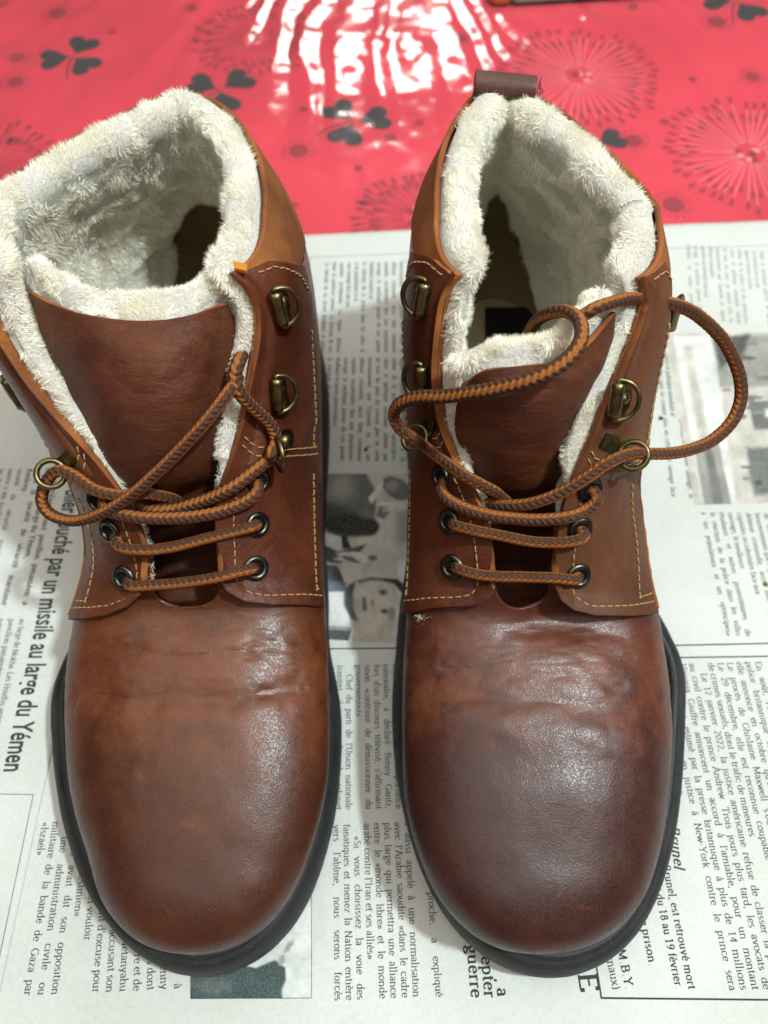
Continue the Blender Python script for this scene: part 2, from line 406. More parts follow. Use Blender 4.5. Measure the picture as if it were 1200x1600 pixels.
class Last:
    def __init__(s, st):
        s.st = st; s.umax = len(st) - 1.0
        nu, nt = 240, 241
        u = np.linspace(0, s.umax, nu); th = np.linspace(-1, 1, nt)
        U, TH = np.meshgrid(u, th, indexing='ij')
        P = s.S(U, TH); s.U, s.TH, s.nt = U, TH, nt
        F = grid_faces(nu, nt)
        s.bvh = BVHTree.FromPolygons(P.reshape(-1, 3).tolist(), F)
        s.F = F; s.P = P.reshape(-1, 3)
    def par(s, u):
        u = np.clip(u, 0, s.umax); return catmull(s.st, t=u)
    def S(s, u, th):
        u = np.asarray(u, float); th = np.asarray(th, float); u, th = np.broadcast_arrays(u, th)
        q = s.par(u)
        Fy, Fz, By, Bz, xl, xr, xf, sm, nt, nb, xb, nbl = [q[..., k] for k in range(12)]
        a = np.abs(th); xc = (xl + xr) / 2; W = (xr - xl) / 2
        ph = np.clip(np.where(a < 0.5, a, 1 - a) * math.pi, 0, math.pi / 2)
        nn = np.where(a < 0.5, nt, np.where(th < 0, nbl, nb))
        sn = np.sin(ph) ** (2 / nn); cs = np.cos(ph).clip(0) ** (2 / nn)
        sh = np.where(a < 0.5, sm * (1 - cs), 1 - (1 - sm) * (1 - cs))
        x = xc + W * sn * np.sign(th) + (xf - xc) * cs * (a < 0.5) + (xb - xc) * (1 - sn) * (a >= 0.5)
        return np.stack([x, Fy + (By - Fy) * sh, Fz + (Bz - Fz) * sh], -1)
    def N(s, u, th):
        e = 2e-3
        du = s.S(np.clip(u + e * 10, 0, s.umax), th) - s.S(np.clip(u - e * 10, 0, s.umax), th)
        dt = s.S(u, th + e) - s.S(u, th - e)
        n = np.cross(dt, du); l = np.linalg.norm(n, axis=-1, keepdims=True); l[l < 1e-12] = 1
        return n / l
    def O(s, u, th, d):
        """point at distance d outside the surface"""
        return s.S(u, th) + s.N(u, th) * np.asarray(d)[..., None]
    def hit(s, px, py):
        d = Vector(ray(px, py)).normalized(); loc, nor, fi, dist = s.bvh.ray_cast(Vector((0, 0, CAM_H)), d)
        if loc is None: return None
        f = s.F[fi]; w = [1 / (1e-9 + (Vector(s.P[k]) - loc).length) ** 2 for k in f]; W = sum(w)
        u = sum(s.U.ravel()[k] * a for k, a in zip(f, w)) / W; th = sum(s.TH.ravel()[k] * a for k, a in zip(f, w)) / W
        return u, th, np.array(loc)
LR, LL = Last(STR), Last(STL)
def lut(tab):
    a = np.array(tab, float)
    return lambda u: np.interp(u, a[:, 0], a[:, 1])
B = {
 'R': dict(L=LR, ut=8.15,
   inL=lut([(8.0,-.076),(8.46,-.082),(9.09,-.084),(10.05,-.116),(10.63,-.164),(11.06,-.226),(12.55,-.243),(15,-.225)]),
   inR=lut([(8.0,.018),(9.3,.022),(10.45,.030),(11.0,.045),(12.13,.080),(13.32,.132),(13.9,.175),(15,.20)]),
   outL=lut([(7.9,-.43),(9,-.44),(10,-.45),(11.5,-.46),(15,-.46)]),
   outR=lut([(7.9,.325),(8.4,.345),(9.1,.375),(9.8,.33),(10.45,.285),(12,.28),(13.5,.30),(15,.33)]),
   botL=[(0,8.75),(.04,8.50),(.14,8.28),(.35,8.17),(.7,8.0),(1,7.92)],
   botR=[(0,8.80),(.03,8.50),(.10,8.22),(.25,8.04),(.6,7.96),(1,7.95)],
   topL=[(0,15.0),(.5,14.8),(1,14.0)], topR=[(0,15.0),(.5,14.95),(1,14.9)], uc=14.0),
 'L': dict(L=LL, ut=8.15,
   inL=lut([(8.0,-.068),(8.43,-.068),(9.15,-.05),(10.1,-.040),(10.6,-.052),(11.3,-.08),(12.3,-.133),(13.5,-.188),(15,-.235)]),
   inR=lut([(8.0,.060),(8.59,.067),(9.5,.09),(10.4,.106),(11.2,.16),(12.2,.196),(13.4,.245),(15,.245)]),
   outL=lut([(7.8,-.375),(8.8,-.335),(9.6,-.28),(10.5,-.28),(12,-.33),(15,-.42)]),
   outR=lut([(7.9,.385),(9,.425),(10.5,.47),(13.4,.48),(15,.49)]),
   botL=[(0,8.95),(.05,8.55),(.16,8.20),(.35,7.97),(.6,7.87),(1,7.81)],
   botR=[(0,8.95),(.05,8.62),(.16,8.33),(.35,8.18),(1,8.02)],
   topL=[(0,15.0),(.5,14.8),(1,14.0)], topR=[(0,15.0),(.5,14.6),(1,13.6)], uc=13.6)}

def seg_dist(P, line):
    """distance in the xy plane from points to a polyline"""
    best = np.full(P.shape[:-1], 1e9); p = P[..., :2]
    for a, b in zip(line[:-1], line[1:]):
        a = np.array(a[:2]); b = np.array(b[:2]); d = b - a; t = np.clip(((p - a) @ d) / d.dot(d), 0, 1)
        best = np.minimum(best, np.linalg.norm(p - (a + t[..., None] * d), axis=-1))
    return best
CREASE = {'R': [([(0.018,0.066),(0.035,0.0615),(0.055,0.0600),(0.075,0.0575),(0.092,0.061)], 0.0046, -0.0008),
                ([(0.022,0.0745),(0.042,0.0700),(0.062,0.0690),(0.082,0.0665)], 0.0026, -0.0004),
                ([(0.030,0.080),(0.048,0.0775),(0.068,0.0765),(0.088,0.0745)], 0.0026, -0.0003),
                ([(0.045,0.0845),(0.062,0.0830),(0.085,0.0830)], 0.0026, -0.0004),
                ([(0.020,0.055),(0.050,0.052),(0.085,0.049)], 0.006, 0.0006)],
          'L': [([(-0.106,0.066),(-0.080,0.0600),(-0.055,0.0605),(-0.032,0.0660)], 0.004, -0.0011),
                ([(-0.098,0.078),(-0.070,0.0750),(-0.040,0.0790)], 0.003, -0.0006)]}
def vamp_disp(side, P):
    d = np.zeros(P.shape[:-1])
    for line, w, amp in CREASE[side]:
        amp = amp * (0.55 + 0.9 * np.clip(vnoise(P, 0.02, 13, 2) + .4, 0, 1))
        wob = vnoise(P, 0.011, 3, 3) * 0.0052
        d += amp * np.exp(-((seg_dist(P, line) + wob) / w) ** 2)
    zone = np.exp(-((P[..., 1] - (0.076 if side == 'R' else 0.078)) / 0.013) ** 2)
    q = P * np.array([1, 2.2, 1])
    d += vnoise(q, 0.0055, 5, 3) * zone * (0.00032 if side == 'R' else 0.00035)
    d += vnoise(P, 0.03, 9, 2) * 0.0005 + vnoise(P, 0.009, 11, 2) * 0.0002
    cx, cy, am = (0.062, 0.0880, -0.0062) if side == 'R' else (-0.069, 0.0895, -0.0036)
    d += am * np.exp(-((P[..., 0] - cx) / 0.023) ** 2 - ((P[..., 1] - cy) / 0.0085) ** 2)
    top = np.clip((P[..., 2] - 0.03) / 0.01, 0, 1)
    return d * top

def make_shell(side, root):
    b = B[side]; L = b['L']; ut = b['ut']
    u = np.unique(np.r_[np.linspace(0, 5, 90), np.linspace(5, 9, 190), np.linspace(9, L.umax, 110), ut]); nu = len(u)
    n = 110; s = np.linspace(0, 1, n)
    gl, gr = b['inL'](np.maximum(u, ut)) - 0.0, b['inR'](np.maximum(u, ut)) + 0.0
    c = (gl + gr) / 2; k = np.sqrt(1 - np.clip((ut + 0.55 - u) / 0.55, 0, 0.995) ** 2)
    gl = c + (gl - c) * k; gr = c + (gr - c) * k
    th = np.concatenate([gr[:, None] + s[None] * (1 - gr[:, None]), -1 + s[None, 1:] * (gl[:, None] + 1)], 1)
    nc = th.shape[1]; U = np.repeat(u[:, None], nc, 1)
    P0 = L.S(U, th); P = P0 + L.N(U, th) * vamp_disp(side, P0)[..., None]
    F = grid_faces(nu, nc)
    it = int(np.searchsorted(u, ut))
    F += [[i * nc + nc - 1, i * nc, (i + 1) * nc, (i + 1) * nc + nc - 1] for i in range(it)]
    # suede collar above a seam line: its own part
    def uc(t): return b['uc'] - 0.9 * np.clip((np.abs(t) - 0.45) / 0.4, 0, 1)
    fi = np.array(F); um = U.ravel()[fi].mean(1); tm = th.ravel()[fi]; tm = np.where(np.abs(tm).max(1) > .99, 1, tm.mean(1))
    isc = um > uc(tm); isv = um < ut
    tm_abs = np.abs(tm)
    def sub(name, sel, mats, off=0.0):
        f = fi[sel]; ids, inv = np.unique(f, return_inverse=True)
        V = (P + L.N(U, th) * off).reshape(-1, 3)[ids]
        return mesh_obj(name, V, inv.reshape(-1, 4).tolist(), mats, root)
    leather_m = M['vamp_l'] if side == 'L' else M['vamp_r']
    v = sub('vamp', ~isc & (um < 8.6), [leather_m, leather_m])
    q = sub('quarter', ~isc & (um >= 8.6), [M['quarter'], M['edge']])
    cl = sub('collar', isc, [M['suede'], M['edge']], 0.0006)
    for o in (v, q, cl): solidify(o, 0.0019, 1.0, 1, None)   # normals point inwards
    return v, q, cl

def panel_grid(b, sd, nu=150, ns=60, pad=0.0, top=None):
    s = np.linspace(0, 1, ns) ** 1.25
    bot = np.array(b['bot' + sd]); tp = np.array(b['top' + sd])
    ub = catmull_x(bot, s); ue = np.interp(s, tp[:, 0], tp[:, 1])
    r = np.linspace(0, 1, nu)[:, None]
    U = ub[None] + (ue - ub)[None] * r
    ti = b['in' + sd](U); to = b['out' + sd](U)
    return U, ti + (to - ti) * s[None]
def catmull_x(tab, s):
    return np.interp(s, tab[:, 0], tab[:, 1])
def smooth_lut(f):
    k = np.array([-.4, -.2, 0, .2, .4])
    return lambda u: sum(f(np.asarray(u) + d) for d in k) / len(k)
for b in B.values():
    for k in ('inL', 'inR', 'outL', 'outR'): b[k] = smooth_lut(b[k])

def facing_lift(L, U, TH, ti):
    """the inner edge of the facing curls outward a little, the rest lies flat"""
    P = L.S(U, TH)
    up = np.linspace(0, 1, U.shape[0])[:, None]; s = np.linspace(0, 1, U.shape[1])[None]
    corner = np.exp(-(up / 0.05) ** 2) * np.clip(1.15 - s * 1.5, 0, 1)
    brim = np.exp(-(s / 0.10) ** 2) * np.clip((up - 0.25) / 0.3, 0, 1)
    step = np.clip((U - 10.68) / 0.10, 0, 1) * np.clip((s - 0.22) / 0.05, 0, 1)
    hem = np.exp(-(up / 0.045) ** 2) * 0.0014
    return 0.0008 + vnoise(P, 0.02, 21, 2) * 0.0004 + 0.0028 * corner + 0.0012 * brim + 0.0010 * step + hem
def make_facing(side, sd, root, material):
    b = B[side]; L = b['L']; U, TH = panel_grid(b, sd)
    lift = facing_lift(L, U, TH, None)
    P = L.O(U, TH, lift)
    jag = vnoise(P, 0.004, 23, 2) * 0.00016
    P[0] += np.array([0, -1, 0]) * jag[0][:, None]; P[:, 0] += (P[:, 0] - P[:, 3]) / (np.linalg.norm(P[:, 0] - P[:, 3], axis=1)[:, None] + 1e-9) * jag[:, 0][:, None]
    flip = (sd == 'L')
    F = grid_faces(*U.shape, flip=flip)
    o = mesh_obj('facing', P, F, [material, M['edge']], root)
    # which way do the normals point
    n = o.data.polygons[len(F) // 2].normal; c = o.data.polygons[len(F) // 2].center
    outw = L.N(U, TH)[U.shape[0] // 2, U.shape[1] // 2]
    solidify(o, 0.0022, 1.0 if n.dot(Vector(outw)) > 0 else -1.0, 1, 0.0005)
    return o, (U, TH, lift)

# ------------------------------------------------------------------ fleece: pile strands sampled over a surface
def strands(P, F, n, length, width, seed=1, spread=0.55, flow=0.0085, wfun=None, droop=0.0):
    r = np.random.default_rng(seed)
    P = np.asarray(P).reshape(-1, 3); F = np.array(F)
    a, b_, c, d = (P[F[:, k]] for k in range(4))
    nv = np.cross(c - a, d - b_); ar = np.linalg.norm(nv, axis=1) + 1e-15
    w = ar.copy()
    if wfun is not None: w *= wfun((a + c) / 2)
    idx = r.choice(len(F), n, p=w / w.sum())
    s, t = r.random(n)[:, None], r.random(n)[:, None]
    base = (a[idx] * (1 - s) + b_[idx] * s) * (1 - t) + (d[idx] * (1 - s) + c[idx] * s) * t
    N = nv[idx] / ar[idx][:, None]
    fl = np.stack([vnoise(base, flow, seed + k, 2) for k in (1, 2, 3)], 1) * 1.5
    fl += np.array([0, 0, -droop])
    fine = r.normal(0, 0.16, (n, 3))
    D = N * 0.75 + fl * spread + fine; D /= np.linalg.norm(D, axis=1)[:, None]
    Ln = (length * (0.55 + 0.75 * r.random(n)))[:, None]
    curl = fl * 0.9 + r.normal(0, 0.16, (n, 3))
    D2 = D + curl; D2 /= np.linalg.norm(D2, axis=1)[:, None]
    base = base - N * 0.0006
    p1 = base + D * Ln * 0.5; p2 = p1 + D2 * Ln * 0.5
    X = np.cross(D, r.normal(0, 1, (n, 3))); X /= np.linalg.norm(X, axis=1)[:, None]; Y = np.cross(D, X)
    V = np.zeros((n, 5, 3)); W = width * (0.6 + 0.8 * r.random(n))[:, None]
    V[:, 0] = base - X * W; V[:, 1] = base + X * W; V[:, 2] = p1 + (X * 0.8 + Y * 0.3) * W * 0.85; V[:, 3] = p1 - (X * 0.8 + Y * 0.3) * W * 0.85; V[:, 4] = p2
    B0 = (np.arange(n) * 5)[:, None]
    return V.reshape(-1, 3), B0 + np.array([[0, 1, 2, 3]]), B0 + np.array([[3, 2, 4]])
def fast_mesh(name, V, quads, tris, material, parent):
    V = V - origin_of(parent); me = bpy.data.meshes.new(name)
    nq, ntr = len(quads), len(tris); loops = np.concatenate([quads.ravel(), tris.ravel()]).astype(np.int32)
    me.vertices.add(len(V)); me.vertices.foreach_set('co', V.ravel().astype(np.float32))
    me.loops.add(len(loops)); me.loops.foreach_set('vertex_index', loops)
    me.polygons.add(nq + ntr)
    st = np.r_[np.arange(nq) * 4, nq * 4 + np.arange(ntr) * 3].astype(np.int32)
    me.polygons.foreach_set('loop_start', st)
    me.polygons.foreach_set('use_smooth', np.ones(nq + ntr, dtype=bool))
    me.materials.append(material); me.update(calc_edges=True); me.validate()
    return link(bpy.data.objects.new(name, me), parent)

def slab(P_out, P_in, edge_round=3):
    """closed slab between two grids of points, sides bulging; returns verts, faces"""
    nr, nc = P_out.shape[:2]; V = [P_out.reshape(-1, 3), P_in.reshape(-1, 3)]; F = grid_faces(nr, nc)
    F += [f[::-1] for f in grid_faces(nr, nc, nr * nc)]
    loop = [(0, j) for j in range(nc)] + [(i, nc - 1) for i in range(1, nr)] + [(nr - 1, j) for j in range(nc - 2, -1, -1)] + [(i, 0) for i in range(nr - 2, 0, -1)]
    li = np.array([i * nc + j for i, j in loop]); m = len(li)
    Po, Pi = P_out.reshape(-1, 3)[li], P_in.reshape(-1, 3)[li]
    mid = (Po + Pi) / 2; inn = []
    for i, j in loop:
        ii = min(max(i, 1), nr - 2); jj = min(max(j, 1), nc - 2)
        inn.append((P_out[ii, jj] + P_in[ii, jj]) / 2)
    dirv = mid - np.array(inn); dirv /= np.linalg.norm(dirv, axis=1)[:, None] + 1e-9
    th = np.linalg.norm(Po - Pi, axis=1)[:, None]
    prev = li; base = 2 * nr * nc
    for k in range(1, edge_round + 1):
        a = math.pi * k / (edge_round + 1)
        ring = mid + (Po - mid) * math.cos(a) + dirv * th * 0.5 * math.sin(a)
        V.append(ring); cur = base + (k - 1) * m + np.arange(m)
        F += [[prev[q], cur[q], cur[(q + 1) % m], prev[(q + 1) % m]] for q in range(m)]
        prev = cur
    last = nr * nc + li
    F += [[prev[q], last[q], last[(q + 1) % m], prev[(q + 1) % m]] for q in range(m)]
    V = np.concatenate(V)
    return V, [[int(x) for x in f] for f in F]
def outward(V, F):
    """flip the faces of a closed mesh if its signed volume is negative"""
    f = np.array(F); a, b_, c, d = (V[f[:, k]] for k in range(4))
    vol = (np.einsum('ij,ij->i', a, np.cross(b_, c)) + np.einsum('ij,ij->i', a, np.cross(c, d))).sum()
    return F if vol > 0 else [x[::-1] for x in F]
def make_lining(side, root):
    b = B[side]; L = b['L']
    u = np.linspace(9.0, 15.0, 110); s = np.linspace(0, 1, 260)
    top_ext = 0.0015
    prot = np.interp(u, [9, 10.5, 11.1, 15], [-.03, -.02, .018, .026])
    gl = b['inL'](u) + prot; gr = b['inR'](u) - prot
    th = gr[:, None] + s[None] * ((2 + gl) - gr)[:, None]; th = np.where(th > 1, th - 2, th)
    U = np.repeat(u[:, None], len(s), 1)
    S, N = L.S(U, th), L.N(U, th)
    at_top = np.clip((15.0 - U) / 0.8, 0, 1)
    edge = np.clip(np.minimum(s, 1 - s)[None] / 0.04, 0, 1) * np.ones_like(U)
    dep = 0.0070 + 0.0052 * np.sin(np.clip((U - 11.0) / 4, 0, 1) * math.pi * 0.62) + vnoise(S, 0.012, 31, 3) * 0.0018
    dep *= 0.62 + 0.38 * edge ** 0.6
    lim = (0.80 if side == 'R' else 0.765) + 0.13 * np.clip((U - 11.5) / 1.9, 0, 1) + vnoise(S, 0.01, 35, 2) * 0.02
    dk = np.clip((np.abs(th) - lim) / 0.05, 0, 1) * np.clip((13.5 - U) / 0.5, 0, 1); dk = dk * dk * (3 - 2 * dk)
    dep = dep * (1 - dk) + 0.0045 * dk
    tang = L.S(np.minimum(U, 15), th) - L.S(np.minimum(U, 15) - 0.3, th); tang /= np.linalg.norm(tang, axis=-1, keepdims=True)
    up = tang * ((1 - at_top) * 0.0015)[..., None]
    Po = S - N * 0.0003 + up * 0.5; Pi = S - N * dep[..., None] + up
    Pi = Pi + N * (vnoise(Pi, 0.006, 33, 2) * 0.0009)[..., None]
    V, F = slab(Po, Pi, 5); F = outward(V, F)
    o = mesh_obj('fleece_lining', V, F, M['wool'], root)
    ninner = (110 - 1) * (260 - 1)
    def edge_cell(f):
        j = f[0] % 260; i = f[0] // 260
        return j < 7 or j > 251
    keep = [f for f in F if not all(i < 110 * 260 for i in f) or edge_cell(f)]
    def w(c):
        z = c[:, 2]; return np.clip((z - 0.035) / 0.05, 0.12, 1) * np.where((c[:, 1] > 0.262) & (z < .08), .3, 1)
    sv, q, t = strands(V, keep, 175000, 0.0026, 0.00012, seed=5 if side == 'R' else 6, wfun=w, spread=1.25)
    h = fast_mesh('wool_pile', sv, q, t, M['fleece'], o); h['kind'] = 'stuff'
    # dark textile heel lining
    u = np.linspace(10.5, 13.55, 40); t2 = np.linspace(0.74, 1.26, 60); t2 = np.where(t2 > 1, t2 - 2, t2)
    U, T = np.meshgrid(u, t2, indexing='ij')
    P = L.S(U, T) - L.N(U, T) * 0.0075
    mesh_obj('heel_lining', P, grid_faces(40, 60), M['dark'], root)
    return o

TONGUE = {'L': [
  [(42,455,.137),(112,486,.142),(205,500,.144),(290,493,.144),(357,474,.140)],
  [(70,535,.127),(140,560,.136),(215,572,.139),(290,560,.138),(369,520,.130)],
  [(108,630,.114),(165,645,.124),(225,650,.127),(295,642,.125),(364,620,.114)],
  [(160,735,.097),(195,738,.105),(240,740,.107),(290,735,.105),(345,715,.096)],
  [(205,795,.074),(225,800,.075),(258,805,.076),(295,800,.075),(338,790,.072)],
  [(238,880,.048),(255,880,.051),(283,880,.052),(315,880,.051),(348,880,.048)],
  [(240,960,.052),(258,960,.053),(285,960,.053),(315,960,.053),(345,960,.052)]],
 'R': [
  [(722,606,.129),(755,580,.136),(815,572,.139),(880,563,.141),(928,532,.142),(964,488,.142)],
  [(712,642,.118),(755,630,.128),(815,625,.132),(880,615,.132),(920,592,.130),(954,560,.128)],
  [(716,690,.104),(760,684,.113),(815,682,.117),(865,672,.117),(902,655,.113),(930,635,.109)],
  [(745,745,.089),(775,742,.096),(815,742,.099),(850,737,.098),(876,724,.096),(897,705,.093)],
  [(768,812,.064),(788,812,.067),(812,812,.069),(835,812,.068),(852,806,.067),(868,800,.065)],
  [(770,900,.044),(790,900,.046),(812,900,.047),(835,900,.046),(850,900,.045),(866,900,.044)],
  [(770,970,.048),(790,970,.049),(812,970,.049),(835,970,.049),(850,970,.049),(866,970,.048)]]}
def grid_spline(C, nr, nc):
    C = np.array(C, float); a = catmull(C.reshape(len(C), -1), nr).reshape(nr, C.shape[1], -1)
    return np.stack([catmull(r, nc) for r in a])
def make_tongue(side, root):
    C = np.array([[at(*p) for p in row] for row in TONGUE[side]])
    P = grid_spline(C, 120, 90); N = normals_of(P)
    if N[60, 45][2] < 0: N = -N
    rows = np.linspace(0, 1, 120)[:, None]
    P = P + N * (vnoise(P * np.array([0.6, 1.5, 1.5]), 0.008, 41, 2) * 0.0005 + vnoise(P, 0.02, 43, 2) * 0.0008)[..., None]
    # fold at the foot of the tongue where it gathers under the laces
    P = P - N * (0.0016 * np.exp(-((rows - 0.60) / 0.03) ** 2))[..., None]
    o = mesh_obj('tongue', P, grid_faces(120, 90, flip=True), [M['tongue'], M['edge']], root)
    n = o.data.polygons[60 * 89 + 45].normal
    solidify(o, 0.0018, -1 if n.z > 0 else 1, 1, 0.0004)
    # wool behind it
    up = C[0] - C[1]; up /= np.linalg.norm(up, axis=1)[:, None]
    C2 = np.concatenate([(C[0] + up * (0.0075 if side == 'L' else 0.0040))[None], C[:4]])
    cm_ = C2.mean(1, keepdims=True); C2 = cm_ + (C2 - cm_) * 0.965
    Q = grid_spline(C2, 60, 80); n2 = normals_of(Q)
    if n2[30, 40][2] < 0: n2 = -n2
    # keep it a bit inside the leather's sides
    mid = Q.mean(1, keepdims=True); 
    r2 = np.linspace(0, 1, 60)[:, None, None]
    thick = 0.0105 * np.ones((60, 80, 1)) * (0.55 + 0.45 * np.sin(np.linspace(0.12, 1, 60) * math.pi * 0.6))[:, None, None]
    Po = Q - n2 * 0.0028; Pi = Q - n2 * (0.0021 + thick) + n2 * (vnoise(Q, 0.007, 45, 3) * 0.0012)[..., None]
    V, F = slab(Po, Pi, 5); F = outward(V, F)
    w = mesh_obj('tongue_fleece', V, F, M['wool'], root)
    ids = 60 * 80
    keep = [f for f in F if not all(i < ids for i in f) or f[0] // 80 < (15 if side == 'L' else 10)]
    sv, q, t = strands(V, keep, 38000, 0.0025, 0.00012, seed=8, spread=1.25, wfun=lambda c: np.clip((c[:, 2] - 0.09) / 0.04, 0.02, 1))
    h = fast_mesh('wool_pile', sv, q, t, M['fleece'], w); h['kind'] = 'stuff'
    return o, P, N

def sole_outline(side):
    """front traced where the outsole is widest, 12 mm up; the hidden heel half from a usual boot sole"""
    if side == 'R':
        f = [(1064,1040),(1068,1110),(1066,1180),(1057,1280),(1038,1368),(1010,1436),(970,1488),(920,1518),(862,1530),(806,1521),(752,1492),(700,1438),(660,1362),(632,1272),(617,1185),(613,1100),(618,1035)]
        h = [(.0068,.112),(.0110,.140),(.0120,.175),(.0105,.215),(.0115,.252),(.0205,.284),(.0400,.3010),(.0610,.3010),(.082,.288),(.0945,.258),(.0975,.220),(.0990,.18),(.1065,.148),(.1125,.120)]
    else:
        f = [(513,1010),(529,1080),(533,1150),(526,1250),(506,1340),(476,1418),(432,1478),(380,1514),(322,1529),(266,1519),(212,1488),(165,1438),(130,1376),(106,1306),(91,1230),(84,1150),(86,1078)]
        h = [(-.1285,.098),(-.1235,.122),(-.1165,.148),(-.1145,.18),(-.1195,.222),(-.114,.262),(-.099,.290),(-.078,.299),(-.056,.292),(-.0385,.270),(-.0300,.242),(-.0272,.212),(-.0272,.18),(-.0275,.150),(-.0245,.122)]
    P = catmull([at(*q, .012)[:2] for q in f] + [np.array(q) for q in h], 1200, closed=True)
    P = resample(np.vstack([P, P[:1]]), 0.0016)[:-1]
    k = np.exp(-(np.arange(-14, 15) / 5.5) ** 2); k /= k.sum(); n = len(P)
    return sum(w * np.roll(P, s_, 0) for w, s_ in zip(k, range(-14, 15)))
def make_sole(side, root):
    P = sole_outline(side); n = len(P)
    T = np.roll(P, -1, 0) - np.roll(P, 1, 0); T /= np.linalg.norm(T, axis=1)[:, None]
    N = np.stack([T[:, 1], -T[:, 0]], 1)
    if (N * (P - P.mean(0))).sum() < 0: N = -N
    prof = [(.024, .0225), (.0132, .0222), (.0120, .0205), (.0108, .0200), (.0098, .0206), (.0092, .0226), (.0084, .0236), (.0070, .0239), (.0062, .0236), (.0057, .0226), (.0053, .0222), (.0045, .0222),
            (.0026, .0204), (.0012, .0178), (.0003, .0150), (-.0002, .0120), (-.0002, .0080), (.0003, .0072), (.0003, .0064), (-.0001, .0056), (.0001, .0032), (.0012, .0017), (.006, .0015)]
    V = []; k = P.mean(0)
    for ins, z in prof:
        q = P - N * ins; w = vnoise(np.c_[q, np.full(n, z)], 0.004, 51, 2) * 0.00012
        V.append(np.c_[q + N * w[:, None], np.full(n, z) + w])
    V = np.concatenate(V); F = []
    m = len(prof)
    for i in range(m - 1):
        F += [[i * n + j, i * n + (j + 1) % n, (i + 1) * n + (j + 1) % n, (i + 1) * n + j] for j in range(n)]
    F.append([(m - 1) * n + j for j in range(n)][::-1]); F.append([j for j in range(n)])
    o = mesh_obj('sole', V, F, M['rubber'], root)
    bm = bmesh.new(); bm.from_mesh(o.data); bmesh.ops.recalc_face_normals(bm, faces=bm.faces); bm.to_mesh(o.data); bm.free()
    return o

def make_stitches(name, path, nrm, parent, step=0.0031, ln=0.0024, rad=0.00025, lift=0.0003):
    """row of separate thread stitches along a path lying on a surface"""
    P = resample(np.asarray(path), step / 2); mb = MB()
    nn = np.asarray(nrm)
    src = np.asarray(path)
    i = 0
    while i + 1 < len(P):
        a, c = P[i], P[i + 1]; m = (a + c) / 2; d = (c - a); L_ = np.linalg.norm(d)
        if L_ < 1e-6: i += 2; continue
        d /= L_; k = np.argmin(((src - m) ** 2).sum(1)); N_ = nn[k]
        j = np.random.default_rng(i).normal(0, 0.06, 3); d = d + j; d /= np.linalg.norm(d)
        h = ln / 2
        pts = [m - d * h - N_ * 0.0004, m - d * h * 0.75 + N_ * lift, m + d * h * 0.75 + N_ * lift, m + d * h - N_ * 0.0004]
        mb.tube(pts, rad, 5); i += 2
    if not mb.v: return None
    o = mb.build(name, M['thread'], parent)
    return o
# ------------------------------------------------------------------ metal fittings
def project(P):
    P = np.asarray(P, float) - np.array([0, 0, CAM_H]); t = R(CAM_PITCH)
    f = P[..., 1] * math.cos(t) - P[..., 2] * math.sin(t); v = P[..., 1] * math.sin(t) + P[..., 2] * math.cos(t)
    return np.stack([600 + CAM_F * P[..., 0] / f, 800 - CAM_F * v / f], -1)
def find_uv(L, px, py, sd=None):
    """(u, th) under a pixel; beyond the outline the nearest point of the side named"""
    if px < 20 and py < 1: return px, py          # already (u, th)
    h = L.hit(px, py)
    if h is not None and h[0] > 7 and abs(h[1]) < 0.6 and (sd is None or (h[1] < 0) == (sd == 'L')): return h[0], h[1]
    u = np.linspace(8, 14.9, 140); th = np.linspace(0.05, 0.5, 60) * (-1 if sd == 'L' else 1)
    U, T = np.meshgrid(u, th, indexing='ij'); q = project(L.S(U, T))
    k = np.argmin(((q - np.array([px, py])) ** 2).sum(-1)); return float(U.ravel()[k]), float(T.ravel()[k])
def aim(L, px, py, lift, sd=None):
    """(u, th) whose point raised by lift above the leather is seen at the pixel"""
    if px < 20 and py < 1: return px, py
    q = np.array([px, py], float); t = q.copy()
    for _ in range(4):
        u, th = find_uv(L, t[0], t[1], sd); e = q - project(L.S(u, th) + L.N(u, th) * lift)
        if np.abs(e).max() > 60: return find_uv(L, px, py, sd)
        t += e * 0.8
    return find_uv(L, t[0], t[1], sd)
def frame(L, u, th, sd):
    p = L.S(u, th); n = L.N(u, th); t = L.S(u + .1, th) - L.S(u - .1, th); t = t - n * t.dot(n); t /= np.linalg.norm(t)
    b = np.cross(t, n)
    s = L.S(u, th + (.02 if sd == 'R' else -.02)) - p
    if b.dot(s) < 0: b = -b
    return p, t, n, b          # point, up the facing, outward, away from the opening
def make_eyelet(L, px, py, sd, parent):
    u, th = aim(L, px, py, .0036, sd); p, t, n, b = frame(L, u, th, sd); p = p + n * 0.0033
    mb = MB(); a = np.linspace(0, 2 * math.pi, 33)[:-1]
    ring = p + n * 0.0004 + 0.0034 * (np.cos(a)[:, None] * t + np.sin(a)[:, None] * b)
    mb.tube(ring, 0.00115, 10, 0, closed=True, flat=0.75, up=n)
    r2 = p + 0.0028 * (np.cos(a)[:, None] * t + np.sin(a)[:, None] * b) + n * 0.00045
    V = np.vstack([r2, p + n * 0.0001]); mb.add(V, [[i, (i + 1) % 32, 32] for i in range(32)], 1)
    return mb.build('eyelet', [M['gunmetal'], M['hole_shade']], parent)
def dome(mb, c, n, t, b, r, h, mi=0):
    V = []; k = 16
    for j, f in enumerate((0, .35, .65, .88, .97)):
        rr = r * math.cos(f * math.pi / 2) if j else r
        for i in range(k):
            a = 2 * math.pi * i / k; V.append(c + rr * (math.cos(a) * t + math.sin(a) * b) + n * h * math.sin(f * math.pi / 2))
    F = grid_faces(5, k, wrap=True); F.append([4 * k + i for i in range(k)]); mb.add(V, F, mi)
